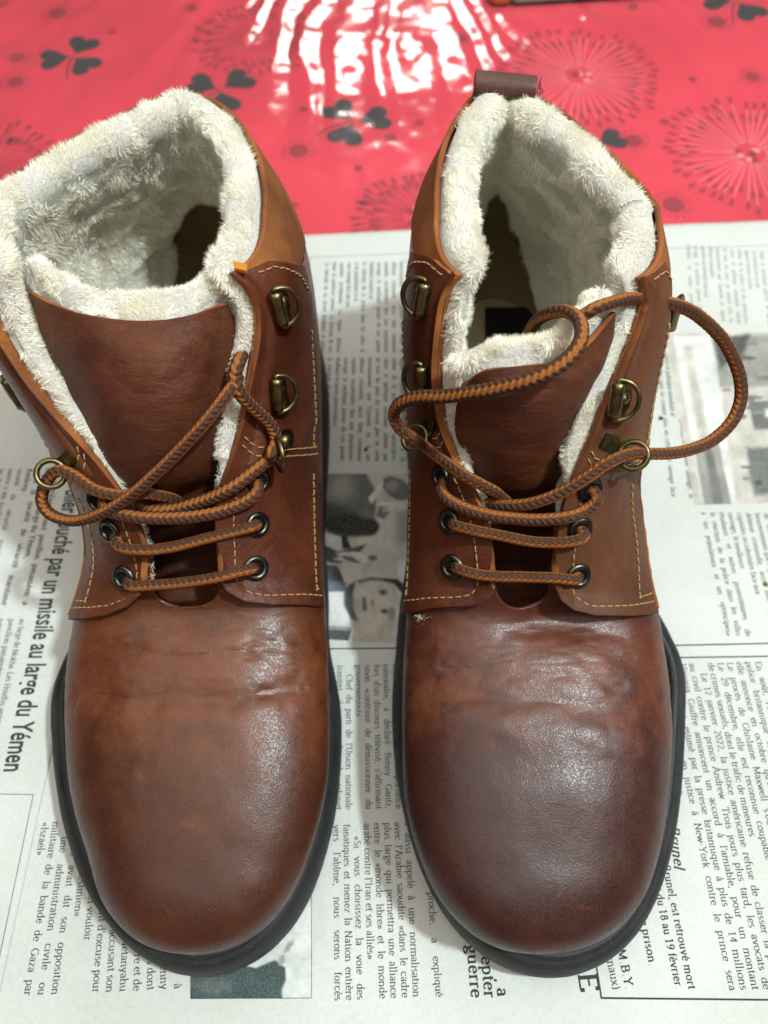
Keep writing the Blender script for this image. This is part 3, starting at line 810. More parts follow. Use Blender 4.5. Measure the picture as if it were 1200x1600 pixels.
def make_hook(L, px, py, sd, parent):
    u, th = aim(L, px, py, .005, sd); p, t, n, b = frame(L, u, th, sd); p = p + n * 0.0034
    mb = MB(); hl = 0.0054
    # folded barrel that holds the ring
    s = np.linspace(-hl, hl, 8)[:, None]; c = p - b * 0.0022 + n * 0.0022
    mb.tube(c + t * s, 0.0021, 14, up=n)
    # foot plate with a rivet
    V = []; 
    for (x, y) in ((-.0030, -.0052), (-.0030, .0052), (.0030, .0046), (.0044, .0028), (.0048, 0), (.0044, -.0028), (.0030, -.0046)):
        for z in (0.0, 0.0009): V.append(p + b * x + t * y + n * z)
    m = 7; F = [[2 * i, 2 * ((i + 1) % m), 2 * ((i + 1) % m) + 1, 2 * i + 1] for i in range(m)]; F += [[2 * i for i in range(m)][::-1]]
    mb.add(V, F); mb.add(np.array(V)[1::2], [list(range(m))]); dome(mb, p + b * 0.0020 + n * 0.0009, n, t, b, 0.0019, 0.0013)
    # D ring: bulges away from the barrel and lifts off the leather
    a = np.linspace(-math.pi / 2, math.pi / 2, 26)[:, None]
    o = b * 0.86 + n * 0.50; o /= np.linalg.norm(o)
    D = c + t * np.sin(a) * (hl + 0.0009) + o * (np.cos(a) ** 0.8) * 0.0070
    D = np.vstack([c + t * -(hl - .001), D, c + t * (hl - .001)])
    mb.tube(catmull(D, 60), 0.00085, 8, up=n)
    return mb.build('lace_hook', M['brass'], parent)
def make_ring(L, px, py, rx, ry, sd, parent, rz=0.0055, rivet=True):
    if not rivet: rz = 0.0044
    """riveted plate at (rx, ry) with an O ring standing at (px, py)"""
    u, th = aim(L, rx, ry, .005, sd); p, t, n, b = frame(L, u, th, sd); p = p + n * 0.0033
    u2, th2 = aim(L, px, py, .006, sd); q = L.S(u2, th2) + L.N(u2, th2) * 0.0046
    d = q - p; d = d - n * d.dot(n); l = np.linalg.norm(d)
    if l < 0.003: d = -b * 0.005; l = 0.005
    d /= l; e = np.cross(n, d); mb = MB()
    V = []
    if not rivet: p = p + d * .002
    out = [(-.0052, 0), (-.0040, .0034), (0, .0046), (.0030, .0042), (l * .8, .0028), (l * .8, -.0028), (.0030, -.0042), (0, -.0046), (-.0040, -.0034)]
    if not rivet: out = [(-.0030, .0022), (0, .0028), (l * .8, .0028), (l * .8, -.0028), (0, -.0028), (-.0030, -.0022)]
    for (x, y) in out:
        for z in (0.0, 0.0010): V.append(p + d * x + e * y + n * z)
    m = len(out); F = [[2 * i, 2 * ((i + 1) % m), 2 * ((i + 1) % m) + 1, 2 * i + 1] for i in range(m)]; F += [[2 * i for i in range(m)][::-1]]
    mb.add(V, F); mb.add(np.array(V)[1::2], [list(range(m))])
    if rivet: dome(mb, p + n * 0.001, n, d, e, 0.0027, 0.0019)
    mb.tube([p + d * l * .8 + e * y + n * 0.0016 for y in (-.0028, 0, .0028)], 0.0013, 10, up=n)
    c = p + d * l * .8 + n * 0.0030; a = np.linspace(0, 2 * math.pi, 41)[:-1][:, None]
    ax1 = d * 0.62 + n * 0.78; ax1 /= np.linalg.norm(ax1)
    ring = c + ax1 * 0.0030 + (ax1 * np.cos(a) * rz + e * np.sin(a) * rz)
    mb.tube(ring, 0.00095, 8, closed=True, up=n)
    return mb.build('lace_ring', M['brass'], parent)

# ------------------------------------------------------------------ laces
def lace_path(L, cps, sd_hint=None):
    k = []; xy = []
    for c in cps:
        if c[0] == 's':
            u, th = aim(L, c[1], c[2], 0.0034 + max(c[3], 0)); P = L.S(u, th) + L.N(u, th) * (0.0034 + c[3]); k.append(P); xy.append((c[1], c[2]))
        elif c[0] == 'z': k.append(at(c[1], c[2], c[3])); xy.append((c[1], c[2]))
        else: k.append(None); xy.append(c)
    dep = [None if P is None else float(np.linalg.norm(P - np.array([0, 0, CAM_H]))) / float(np.linalg.norm(ray(*q))) for P, q in zip(k, xy)]
    idx = [i for i, d in enumerate(dep) if d is not None]
    full = np.interp(range(len(dep)), idx, [dep[i] for i in idx])
    pts = [k[i] if (k[i] is not None) else at_depth(*xy[i], full[i]) for i in range(len(k))]
    return resample(catmull(pts, 60 * len(pts)), 0.00048)
def make_lace(paths, parent, up=(0, 0, 1)):
    V, F, UV = [], [], []; base = 0
    for P in paths:
        # gentle irregularity of a used cord
        w = vnoise(P, 0.012, 61, 2)[:, None] * np.array([[0.0003, 0.0003, 0.0002]])
        P = P + w; n = 18
        v, f, uv = tube_data(P, 0.00213, n, flat=0.88, base=base)
        s = uv[:, 0] / 0.0021; tri = 1 - np.abs((uv[:, 1] * 6) % 2 - 1); ww = s + tri * 0.62
        bumpy = 1 + 0.055 * np.abs(np.sin(ww * math.pi * 1.0)) + 0.025 * np.sin(uv[:, 1] * 12 * math.pi)
        cen = np.repeat(P, n, 0); v = cen + (v - cen) * bumpy[:, None]
        caps = [g for g in f if len(g) > 4]; f = [g for g in f if len(g) == 4]
        # close the plait seam: an extra uv column
        V.append(v); UV.append(uv); F += f + caps; base += len(v)
    V = np.concatenate(V); UV = np.concatenate(UV)
    V = V - origin_of(parent); me = bpy.data.meshes.new('lace'); me.from_pydata(V.tolist(), [], F)
    me.materials.append(M['lace']); me.polygons.foreach_set('use_smooth', [True] * len(F))
    idx = np.zeros(len(me.loops), dtype=np.int32); me.loops.foreach_get('vertex_index', idx); uvl = UV[idx]
    ls = np.zeros(len(me.polygons), dtype=np.int32); lt = ls.copy(); me.polygons.foreach_get('loop_start', ls); me.polygons.foreach_get('loop_total', lt)
    for a, c in zip(ls, lt):
        if c == 4 and uvl[a:a + 4, 1].max() - uvl[a:a + 4, 1].min() > 0.5:
            q = uvl[a:a + 4, 1]; q[q < 0.5] += 1; uvl[a:a + 4, 1] = q
    lay = me.uv_layers.new(name='uv'); lay.data.foreach_set('uv', uvl.ravel()); me.update()
    return link(bpy.data.objects.new('lace', me), parent)

LACE = {'L': [
  [('s',398,888,-.004),('s',393,890,.0026),('s',372,895,.0048),('s',345,901,.0052),(299,909),(240,914),('s',205,915,.0024),('s',192,905,-.004)],
  [('s',403,820,-.004),('s',398,822,.0022),(365,831),(320,842),(265,856),('s',220,860,.0030),('s',186,853,.0024),('s',170,832,-.004)],
  [('s',405,750,-.004),('s',402,766,.0024),(378,787),(325,804),(260,809),('s',205,806,.0030),('s',165,795,.0024),('s',148,783,-.004)],
  [('s',428,712,.0040),('s',412,724,.0030),('s',392,740,.0030),('s',362,762,.0028),(322,781),(275,794),('z',236,797,.092),('z',214,786,.084)],
  [('z',284,790,.084),('z',268,778,.092),('z',232,771,.099),('z',190,775,.1005),('z',150,766,.1025),('z',118,745,.1045),('z',92,736,.1050),('z',73,752,.1010),('z',66,783,.0960),('z',84,806,.0930),
   ('z',122,813,.0935),('z',163,800,.0985),('z',205,774,.1050),('z',250,734,.1125),('z',290,694,.1195),('z',326,654,.1250),('z',357,613,.1270),('z',371,594,.1220),('z',378,580,.1130)],
  [('z',379,552,.124),('z',373,566,.1300),('z',368,588,.1285),('z',374,612,.1250),('s',394,636,.0034),('s',420,663,.0030),('s',430,688,.0040),('s',425,708,.0060),('s',420,722,.0020)]],
 'R': [
  [('s',706,886,-.004),('s',716,889,.0022),('s',740,896,.0036),(775,901),(824,902),('s',868,903,.0044),('s',898,906,.0022),('s',908,900,-.004)],
  [('s',701,815,-.004),('s',711,820,.0022),('s',738,828,.0024),(775,835),(835,846),('s',882,847,.0024),('s',912,838,.0024),('s',907,824,-.004)],
  [('s',688,745,-.004),('s',690,762,.0024),('s',706,784,.0028),(750,801),(824,811),('s',886,807,.0034),('s',918,795,.0026),('s',932,778,.0024),('s',924,762,-.004)],
  [('z',826,520,.126),('z',840,500,.136),('z',862,488,.1445),('z',886,487,.1490),('z',905,500,.1510),('z',909,523,.1510),('z',899,547,.1500),('z',875,570,.1480),('z',838,590,.1450),('z',795,603,.1410),('z',748,613,.1360),('z',700,619,.1300),('z',658,620,.1250),('z',628,629,.1190),('z',615,648,.1120),
   ('z',622,668,.1090),('z',642,683,.1085),('s',664,697,.0045),('s',692,719,.0034),('s',728,745,.0034),('z',770,765,.0975),('z',790,782,.0880)],
  [('z',758,787,.086),('z',785,789,.0925),('z',830,786,.0980),('z',876,770,.1030),('s',914,748,.0040),('s',950,724,.0050),('z',986,709,.1120),('z',1015,709,.1110),('z',1062,706,.1060),('z',1108,691,.1040),('z',1144,658,.1060),('z',1158,615,.1110),('z',1150,568,.1180),('z',1122,522,.1250),('z',1085,490,.1310),('z',1038,472,.1380),('z',985,467,.1440),('z',940,478,.1480),('z',912,493,.1462),('z',897,507,.1400)]]}
FIT = {'L': dict(R=dict(eye=[(400,888),(403,820),(405,752)], hook=[(440,477),(437,613)], ring=(419,708,449,690)),
                 L=dict(eye=[(192,903),(170,830),(150,783)], hook=[(11.8,-.33)], ring=(10.95,-.15,11.1,-.12,))),
       'R': dict(L=dict(eye=[(706,886),(701,815),(688,745)], hook=[(657,462),(655,592)], ring=(661,672,668,658)),
                 R=dict(eye=[(905,900),(908,828),(924,765)], hook=[(12.8,.42),(970,624)], ring=(974,702,950,690)))}

def make_boot(side, label):
    org = (-0.074, 0.13, 0) if side == 'L' else (0.055, 0.13, 0)
    root = empty('winter_boot', org); tag(root, label, 'boot', 'brown leather boots on the newspaper')
    b = B[side]; L = b['L']
    make_sole(side, root)
    make_shell(side, root)
    for sd in 'LR':
        f, grid = make_facing(side, sd, root, M['facing_tan'] if (side, sd) == ('R', 'R') else (M['vamp_l'] if (side, sd) == ('L', 'L') else M['facing']))
        ft = FIT[side][sd]
        for e in ft['eye']: make_eyelet(L, *e, sd, f)
        for h in ft['hook']: make_hook(L, *h, sd, f)
        make_ring(L, *ft['ring'], sd, f, rivet=(side, sd) == ('L', 'R'))
        # stitching rows, given as (r, s): r along the facing from its foot, s from the opening edge outwards
        U, TH, LF = grid
        def pick(A, r, s_):
            i = np.clip(r, 0, 1) * (A.shape[0] - 1); jx = (np.clip(s_, 0, 1) ** (1 / 1.25)) * (A.shape[1] - 1)
            i0 = np.minimum(i.astype(int), A.shape[0] - 2); j0 = np.minimum(jx.astype(int), A.shape[1] - 2); a = i - i0; c = jx - j0
            return A[i0, j0] * (1 - a) * (1 - c) + A[i0 + 1, j0] * a * (1 - c) + A[i0, j0 + 1] * (1 - a) * c + A[i0 + 1, j0 + 1] * a * c
        def row(rs, n=240):
            q = catmull(np.array(rs, float), n); u_, t_, l_ = (pick(A, q[:, 0], q[:, 1]) for A in (U, TH, LF))
            N_ = L.N(u_, t_); make_stitches('stitching', L.S(u_, t_) + N_ * (l_ + 0.00222)[:, None], N_, f)
        rr = lambda u: (u - 8.1) / 6.8
        si, w1, w2 = (0.115, 0.90, 0.935) if (side, sd) != ('R', 'R') else (0.12, 0.74, 0.90)
        if (side, sd) == ('L', 'L'): w1 = 0.70
        row([(rr(10.35), si), (rr(9.7), si), (rr(9.0), si), (0.075, si), (0.047, si + .035), (0.035, si + .12), (0.033, .45), (0.033, .7), (0.033, .97)])
        row([(0.052, w1), (0.055, .97)], 30)
        row([(0.05, w1), (0.15, w1), (0.27, w1), (rr(10.5), w1)])
        for w_ in ((w2 - .03,) if (side, sd) == ('L', 'R') else (w2 - .03, w2 + .02)): row([(rr(10.9), w_), (rr(12.0), w_), (rr(13.2), w_)])
        if side == 'R' and sd == 'R' or side == 'L' and sd == 'L':       # raised raw edge along the outer seam
            k = np.arange(2, 66); Pe = L.O(U[k, -1], TH[k, -1], LF[k, -1] + 0.0016); Pe = Pe + vnoise(Pe, .003, 24, 2)[:, None] * .0003
            v_, f_, _ = tube_data(resample(Pe, .0008), 0.0011, 8); mesh_obj('raw_seam_edge', v_, f_, M['edge'], f)
        for du in (0.10, 0.22): row([(rr(10.68 + du), .42), (rr(10.68 + du), .75), (rr(10.68 + du), .985)], 60)
        for du in (0.16, 0.30): row([(rr(10.68 + du), .05), (rr(10.68 + du), .22)], 20)
        row([(0.90, .93), (0.955, .80), (0.965, .5), (0.965, .22)], 60)
    make_lining(side, root)
    make_tongue(side, root)
    # wisps of wool poking out from under the leather
    V0, Q0, T0, nb_ = [], [], [], 0
    r_ = np.random.default_rng(3)
    spots = [(654, 964, 45, .0014), (662, 966, 25, .0012)] if side == 'R' else [(236, 900, 14, .0008), (237, 916, 16, .0008), (236, 884, 12, .0008)]
    for px, py, n_, sp in spots:
        u_, t_ = aim(L, px, py, .002); c = L.S(u_, t_) + L.N(u_, t_) * .0012
        for k in range(n_):
            a = c + r_.normal(0, sp * .5, 3); d_ = np.array([0, -.5, .4]) + r_.normal(0, .6, 3); d_ /= np.linalg.norm(d_); ln = r_.uniform(.0008, .0024)
            v_, f_, _ = tube_data([a, a + d_ * ln * .5, a + (d_ + r_.normal(0, .3, 3)) * ln], 0.00011, 3, rads=[.00012, .0001, .00003], caps=False)
            V0.append(v_); Q0 += [[i + nb_ for i in f] for f in f_]; nb_ += len(v_)
    w_ = mesh_obj('wool_wisps', np.concatenate(V0), Q0, M['fleece'], root); w_['kind'] = 'stuff'
    make_lace([lace_path(L, c) for c in LACE[side]], root)
    # insole with its woven label
    if side == 'R': out = [(.026,.13),(.020,.18),(.020,.230),(.028,.268),(.050,.280),(.074,.270),(.088,.238),(.090,.19),(.086,.13)]
    else: out = [(-.108,.13),(-.110,.18),(-.112,.230),(-.104,.266),(-.080,.277),(-.056,.268),(-.040,.238),(-.036,.19),(-.038,.13)]
    P = catmull(out, 80); z = np.full(len(P), 0.0358)
    n = len(P); c = P.mean(0)
    V = np.vstack([np.c_[P, z], np.c_[P * 0.55 + c * 0.45, np.full(n, .0352)], [[c[0], c[1], 0.0350]], np.c_[P, z - .006]])
    F = [[i, i + 1, n + i + 1, n + i] for i in range(n - 1)] + [[n + i, n + i + 1, 2 * n] for i in range(n - 1)] + [[i + 1, i, 2 * n + 1 + i, 2 * n + 2 + i] for i in range(n - 1)]
    ins = mesh_obj('insole', V, F, M['felt'], root)
    if side == 'R':
        q = [at(758, 480, .0368), at(842, 480, .0368), at(842, 540, .0368), at(758, 540, .0368)]
        mb = MB(); top = [p.copy() for p in q]; low = [p - np.array([0, 0, .0006]) for p in q]
        mb.add(top + low, [[0, 3, 2, 1], [0, 1, 5, 4], [1, 2, 6, 5], [2, 3, 7, 6], [3, 0, 4, 7]])
        mb.build('insole_label', M['label'], ins, smooth=False)
    return root
M['label'] = mat('black_woven_label', 0.8, (0.006, 0.006, 0.007), spec=0.2)

boot_l = make_boot('L', 'left boot, gaping open with its broad tongue bare and both lace ends tucked behind')
boot_r = make_boot('R', 'right boot with a rolled heel tab and a lace looping out over the paper')

# pull tab: a folded leather strap standing up behind the right boot's collar
def pull_tab(root):
    c = at(788, 136, .1500); a = np.linspace(1.25 * math.pi, -0.45 * math.pi, 26)
    ax = np.array([1.0, -0.10, -0.05]); ax /= np.linalg.norm(ax)
    e1 = np.array([0, 1.0, 0.0]); e2 = np.cross(ax, e1); e2 /= np.linalg.norm(e2); e1 = np.cross(e2, ax)
    sec = [c + e1 * 0.0040 * math.cos(t) * 1.05 + e2 * 0.0038 * math.sin(t) for t in a]
    sec = [sec[0] - e2 * 0.014 + e1 * 0.010, sec[0] - e2 * 0.005 + e1 * 0.003] + sec + [sec[-1] - e2 * 0.005 + e1 * 0.002, sec[-1] - e2 * 0.014 + e1 * 0.006]
    sec = catmull(sec, 70)
    V = []
    xs = np.linspace(-0.0108, 0.0108, 14)
    for x in xs: V.append(sec + ax * x)
    V = np.array(V); V += (vnoise(V, 0.006, 71, 2) * 0.0003)[..., None]
    o = mesh_obj('pull_tab', V, grid_faces(*V.shape[:2]), [M['tab'], M['tab']], root); solidify(o, 0.0013, 0, 1, 0.0003)
    mb = MB()
    for k in range(3):
        p0 = c + ax * (0.0120 + 0.0006 * k) - e2 * 0.004; mb.tube(catmull([p0, p0 + np.array([.0004 * k, 0, .004]), p0 + np.array([.0008 - .0007 * k, .001, .0085 - .002 * k])], 8), 0.00018, 5)
    mb.build('loose_thread', M['tab'], o)
pull_tab(boot_r)
def yellow_tag(root):
    # small orange tape end that shows between lining and facing on the left-hand boot
    a, b_, c, d = at(364, 408, .1520), at(386, 412, .1524), at(385, 423, .1512), at(366, 419, .1508)
    V = [a, b_, c, d] + [p - np.array([0, 0, .0012]) for p in (a, b_, c, d)]
    m = mat('orange_tape', 0.7, (0.62, 0.24, 0.02))
    mesh_obj('tape_end', V, [[3, 2, 1, 0], [0, 1, 5, 4], [1, 2, 6, 5], [2, 3, 7, 6], [3, 0, 4, 7], [4, 5, 6, 7]], m, root, smooth=False)
yellow_tag(boot_l)
# ------------------------------------------------------------------ table, tablecloth, clear film
cm = mat('red_tablecloth', 0.6, (0.60, 0.035, 0.06)); t = NT(cm); v = t.coords()
t.base(t.ramp(t.noise(v, 9, 4), [(0.3, (0.50, 0.009, 0.032)), (0.7, (0.64, 0.024, 0.062))]))
w = t.n('ShaderNodeTexChecker'); w.inputs['Scale'].default_value = 1500; t.l(v, w.inputs[0])
t.normal(t.bump(w.outputs['Fac'], 0.15, 0.0002))
M['cloth'] = cm
CZ = -0.006
xs = np.linspace(-0.9, 0.9, 60); ys = np.linspace(-0.45, 1.15, 60)
X, Y = np.meshgrid(xs, ys, indexing='ij')
cloth = mesh_obj('tablecloth', np.stack([X, Y, np.full_like(X, CZ)], -1), grid_faces(60, 60), M['cloth'])
tag(cloth, 'red tablecloth printed with black clovers and crimson bursts', 'tablecloth')
wood = mat('table_wood', 0.5, (0.25, 0.14, 0.07))
mb = MB(); V = [(x, y, z) for x in (-.9, .9) for y in (-.45, 1.15) for z in (-.04, CZ - .0008)]
mb.add(np.array(V, float), [[0, 1, 3, 2], [4, 6, 7, 5], [0, 4, 5, 1], [2, 3, 7, 6], [1, 5, 7, 3], [0, 2, 6, 4]])
tag(mb.build('table', wood, smooth=False), 'table top under the red cloth', 'table', kind='structure')
M['crimson'] = mat('crimson_print', 0.6, (0.27, 0.002, 0.022)); M['black_print'] = mat('black_print', 0.55, (0.012, 0.014, 0.017))
M['rose'] = mat('rose_print', 0.6, (0.78, 0.22, 0.26))
def flat_poly(mb, pts, z, mi=0):
    n = len(pts); mb.add(np.array([(p[0], p[1], z) for p in pts]), [list(range(n))], mi)
def petal(mb, c, ang, r0, r1, w, z, mi=0):
    d = np.array([math.cos(ang), math.sin(ang)]); e = np.array([-d[1], d[0]]); m = r0 + (r1 - r0) * 0.6
    flat_poly(mb, [c + d * r0, c + d * m + e * w * -.8, c + d * (m + r1) / 2 - e * w, c + d * r1, c + d * (m + r1) / 2 + e * w, c + d * m + e * w * .8][::1], z, mi)
def burst(mb, px, py, rad, n, light=False):
    c = at(px, py, CZ)[:2]
    for k in range(n):
        a = 2 * math.pi * k / n + random.uniform(-.04, .04)
        for rr, w in ((rad * random.uniform(.88, 1.0), .0017), (rad * random.uniform(.66, .80), .0013)):
            d = a + (math.pi / n if w < .0015 else 0)
            petal(mb, c, d, rr - 0.009, rr, w, CZ + .0003, 0)
        e = np.array([math.cos(a), math.sin(a)]); f = np.array([-e[1], e[0]]) * .00028
        flat_poly(mb, [c + e * .010 - f, c + e * (rad * .88) - f, c + e * (rad * .88) + f, c + e * .010 + f], CZ + .00025, 1 if light else 0)
    for k in range(9):
        a = random.uniform(0, 6.28); r = random.uniform(0, .008); q = c + r * np.array([math.cos(a), math.sin(a)])
        flat_poly(mb, [q + .0024 * np.array([math.cos(t), math.sin(t)]) for t in np.linspace(0, 2 * math.pi, 13)[:-1]], CZ + .0004 + k * .00004, 1 if k % 2 else 0)
def dot(mb, px, py, r, rays=0):
    c = at(px, py, CZ)[:2]; flat_poly(mb, [c + r * np.array([math.cos(t), math.sin(t)]) for t in np.linspace(0, 2 * math.pi, 17)[:-1]], CZ + .0003, 0)
    for k in range(rays): petal(mb, c, 2 * math.pi * k / rays, r * 1.1, r * random.uniform(1.7, 2.1), .0005, CZ + .00025, 0)
mb = MB()
for p in [(905, 118, .062, 44, True), (1172, 240, .060, 44, True), (-35, 275, .060, 44, False), (655, 340, .045, 38, False), (400, 60, .05, 40, False), (-60, -20, .05, 40, False), (1420, 60, .06, 44, True), (640, -60, .055, 40, True)]: burst(mb, *p)
for p in [(467, 236, .0065, 18), (90, 20, .007, 14), (27, 90, .0055, 12), (25, 128, .006, 12), (990, 220, .006, 16), (1052, 320, .007, 16), (1120, 34, .007, 14), (1176, 120, .0055, 14), (990, 10, .004, 0), (175, 50, .003, 0), (20, 220, .004, 0), (80, 240, .003, 0), (475, 171, .003, 0), (560, 263, .0028, 0), (460, 321, .0026, 0), (570, 317, .003, 0), (1038, 191, .0032, 0), (1082, 124, .0032, 0), (655, 192, .0032, 0), (610, 215, .004, 0), (300, 12, .004, 10), (720, 60, .005, 12)]: dot(mb, *p)
pr = mb.build('printed_flowers', [M['crimson'], M['rose']], cloth, smooth=False); pr['kind'] = 'stuff'
def clover(px, py, size, rot, leaves=(0, 1, 2)):
    c = at(px, py, CZ)[:2]; mb = MB()
    for k in leaves:
        a = rot + k * 2 * math.pi / 3 ; d = np.array([math.cos(a), math.sin(a)]); e = np.array([-d[1], d[0]]); P = []
        for t in np.linspace(0, 2 * math.pi, 40)[:-1]:
            hx = 16 * math.sin(t) ** 3; hy = 13 * math.cos(t) - 5 * math.cos(2 * t) - 2 * math.cos(3 * t) - math.cos(4 * t)
            P.append(c + d * (0.10 * size + (hy + 17) / 29 * size * 0.95) + e * hx / 17 * size * 0.56)
        flat_poly(mb, P, CZ + .0005)
    s = rot + math.pi; d = np.array([math.cos(s), math.sin(s)]); e = np.array([-d[1], d[0]])
    P1 = [c + d * size * q + e * size * .28 * q ** 2 for q in np.linspace(0, 1.15, 8)]
    pts = [p + e * .0005 for p in P1] + [p - e * .0005 for p in P1[::-1]]
    flat_poly(mb, pts, CZ + .00045)
    return mb.build('printed_clover', M['black_print'], cloth, smooth=False)
for c in [(115, 88, .0225, 1.30), (553, 190, .0235, .21), (345, 140, .024, .72), (1150, 2, .025, 1.0), (930, 226, .020, .4), (-60, 150, .022, .4), (1320, 260, .022, 1.0)]: clover(*c)

# clear protective film, wrinkled in a fan towards the far side
fm = bpy.data.materials.new('clear_film'); fm.use_nodes = True; nt = fm.node_tree; nt.nodes.clear()
o_ = nt.nodes.new('ShaderNodeOutputMaterial'); tr = nt.nodes.new('ShaderNodeBsdfTransparent'); gl = nt.nodes.new('ShaderNodeBsdfGlossy'); df = nt.nodes.new('ShaderNodeBsdfDiffuse')
tr.inputs[0].default_value = (0.97, 0.97, 0.97, 1); gl.inputs['Roughness'].default_value = 0.11; df.inputs[0].default_value = (0.9, 0.9, 0.9, 1)
fr = nt.nodes.new('ShaderNodeFresnel'); fr.inputs[0].default_value = 1.5
m1 = nt.nodes.new('ShaderNodeMixShader'); m1.inputs[0].default_value = 0.04; nt.links.new(tr.outputs[0], m1.inputs[1]); nt.links.new(df.outputs[0], m1.inputs[2])
m2 = nt.nodes.new('ShaderNodeMixShader'); ml = nt.nodes.new('ShaderNodeMath'); ml.operation = 'MULTIPLY'; ml.inputs[1].default_value = 1.15; nt.links.new(fr.outputs[0], ml.inputs[0]); nt.links.new(ml.outputs[0], m2.inputs[0]); nt.links.new(m1.outputs[0], m2.inputs[1]); nt.links.new(gl.outputs[0], m2.inputs[2]); nt.links.new(m2.outputs[0], o_.inputs[0])
nx, ny = 480, 300
X, Y = np.meshgrid(np.linspace(-.5, .55, nx), np.linspace(.24, .95, ny), indexing='ij')
P2 = np.stack([X, Y, np.zeros_like(X)], -1)
dx, dy = X - 0.012, 0.92 - Y
phi = np.arctan2(dx, dy); rr = np.hypot(dx, dy)
n1 = vnoise(P2 * np.array([1, .3, 1]), 0.05, 81, 2)
w1 = np.sin(phi * 96 + n1 * 8.0 + np.sin(rr * 22) * .6 + vnoise(P2, .012, 90, 2) * .8)
core = np.exp(-((X - 0.0) / 0.26) ** 2) * np.clip((Y - .36) / .10, 0, 1)
patchy = 0.25 + 0.95 * np.clip(vnoise(P2 * np.array([1, .6, 1]), 0.035, 89, 3) + .45, 0, 1.2)
h = patchy * core * (np.sign(w1) * np.abs(w1) ** 1.2) * 0.00075 * (0.5 + rr * 1.2)
h += core * vnoise(P2 * np.array([1, .55, 1]), 0.016, 83, 3) * 0.00075
h += vnoise(P2, 0.11, 85, 2) * 0.0012 + vnoise(P2 * np.array([.5, 1, 1]), 0.03, 87, 3) * 0.00040
FZ = CZ + 0.0022
Z = FZ + h * np.clip((Y - .30) / .08, .15, 1)
film = mesh_obj('clear_film', np.stack([X, Y, Z], -1), grid_faces(nx, ny), fm)
if film.data.polygons[1000].normal.z < 0: film.data.flip_normals()
tag(film, 'wrinkled clear plastic film laid over the red tablecloth', 'plastic film')

# object whose edge shows at the top of the frame
gm = mat('grey_green_tray', 0.35, (0.20, 0.23, 0.17)); om = mat('orange_trim', 0.5, (0.42, 0.10, 0.02))
a, b_ = at(802, -9, 0.004), at(985, -20, 0.004)
mb = MB(); d = (b_ - a); d /= np.linalg.norm(d); e = np.array([-d[1], d[0], 0])
def box_along(mb, o, d, e, L_, W_, z0, z1, mi, r=.003):
    out = [(r, 0), (L_ - r, 0), (L_, r), (L_, W_ - r), (L_ - r, W_), (r, W_), (0, W_ - r), (0, r)]; V = []
    for z in (z0, z1):
        for x, y in out: V.append([o[0] + d[0] * x + e[0] * y, o[1] + d[1] * x + e[1] * y, z])
    n = 8; F = [[i, (i + 1) % n, n + (i + 1) % n, n + i] for i in range(n)] + [list(range(n))[::-1], list(range(n, 2 * n))]
    mb.add(V, F, mi)
tray = empty('serving_tray', tuple(float(x) for x in (a + d * .05)))
tag(tray, 'grey green tray with an orange corner at the far edge of the cloth', 'tray')
m3 = MB(); box_along(m3, a, d, e, .12, .16, -.002, .004, 0); m3.build('tray_board', gm, tray, smooth=False)
m3 = MB(); box_along(m3, a - d * .0165, d, e, .016, .16, -.002, .0035, 0); m3.build('orange_edge', om, tray, smooth=False)

# ------------------------------------------------------------------ newspaper
def pz(x, y):
    x = np.asarray(x, float); y = np.asarray(y, float); P = np.stack([x, y, np.zeros_like(x)], -1)
    z = 0.0004 + vnoise(P, 0.13, 91, 2) * 0.0008 * (1 + 2.0 * np.clip((np.abs(x + 0.005) - 0.14) / 0.05, 0, 1))
    z = z + np.clip((np.abs(x + 0.005) - 0.14) / 0.05, 0, 1) * vnoise(P * np.array([1, .5, 1]), 0.045, 93, 2) * 0.0007
    z = z + 0.0013 * np.exp(-((y - 0.118 + 0.03 * x) / 0.010) ** 2) + 0.0006 * np.exp(-((x - 0.243) / 0.006) ** 2)
    edge = np.clip((y - 0.28) / 0.07, 0, 1); z = z + edge ** 2 * (0.0010 + 0.0012 * np.sin(x * 24 + 1))
    return np.clip(z, -0.0010, 0.0034)
pm = mat('newsprint', 0.88, (0.74, 0.755, 0.715), spec=0.2); t = NT(pm); v = t.coords()
c1 = t.ramp(t.noise(v, 700, 4, 0.7), [(0.3, (0.49, 0.515, 0.495)), (0.6, (0.54, 0.568, 0.548))])
c2 = t.ramp(t.noise(v, 14, 4, 0.55), [(0.35, (0.88, 0.875, 0.855)), (0.65, (1, 1, 1))])
t.base(t.mix(1.0, c1, c2, 'MULTIPLY')); t.normal(t.bump(t.noise(v, 160, 5, 0.6), 0.22, 0.0008))
M['paper'] = pm
M['ink'] = mat('newspaper_ink', 0.9, (0.040, 0.046, 0.046), spec=0.1)
M['ink_grey'] = mat('show_through_ink', 0.9, (0.22, 0.235, 0.225), spec=0.1)
def paper_sheet(name, corners, lift, label, n=150):
    """bilinear quad sheet with real thickness, draped"""
    A, Bq, C_, D = [np.array(c[:2], float) for c in corners]
    s, q = np.meshgrid(np.linspace(0, 1, n), np.linspace(0, 1, n), indexing='ij'); s = s[..., None]; q = q[..., None]
    XY = (A * (1 - s) + Bq * s) * (1 - q) + (D * (1 - s) + C_ * s) * q
    Z = pz(XY[..., 0], XY[..., 1]) + lift
    top = np.concatenate([XY, Z[..., None]], -1); o = mesh_obj(name, top, grid_faces(n, n), M['paper'])
    if o.data.polygons[0].normal.z < 0: o.data.flip_normals()
    solidify(o, 0.00016, -1)
    tag(o, label, 'newspaper', 'open newspaper sheets'); return o
e1, e2 = at(475, 369)[:2], at(1200, 349)[:2]; dd = (e2 - e1) / np.linalg.norm(e2 - e1)
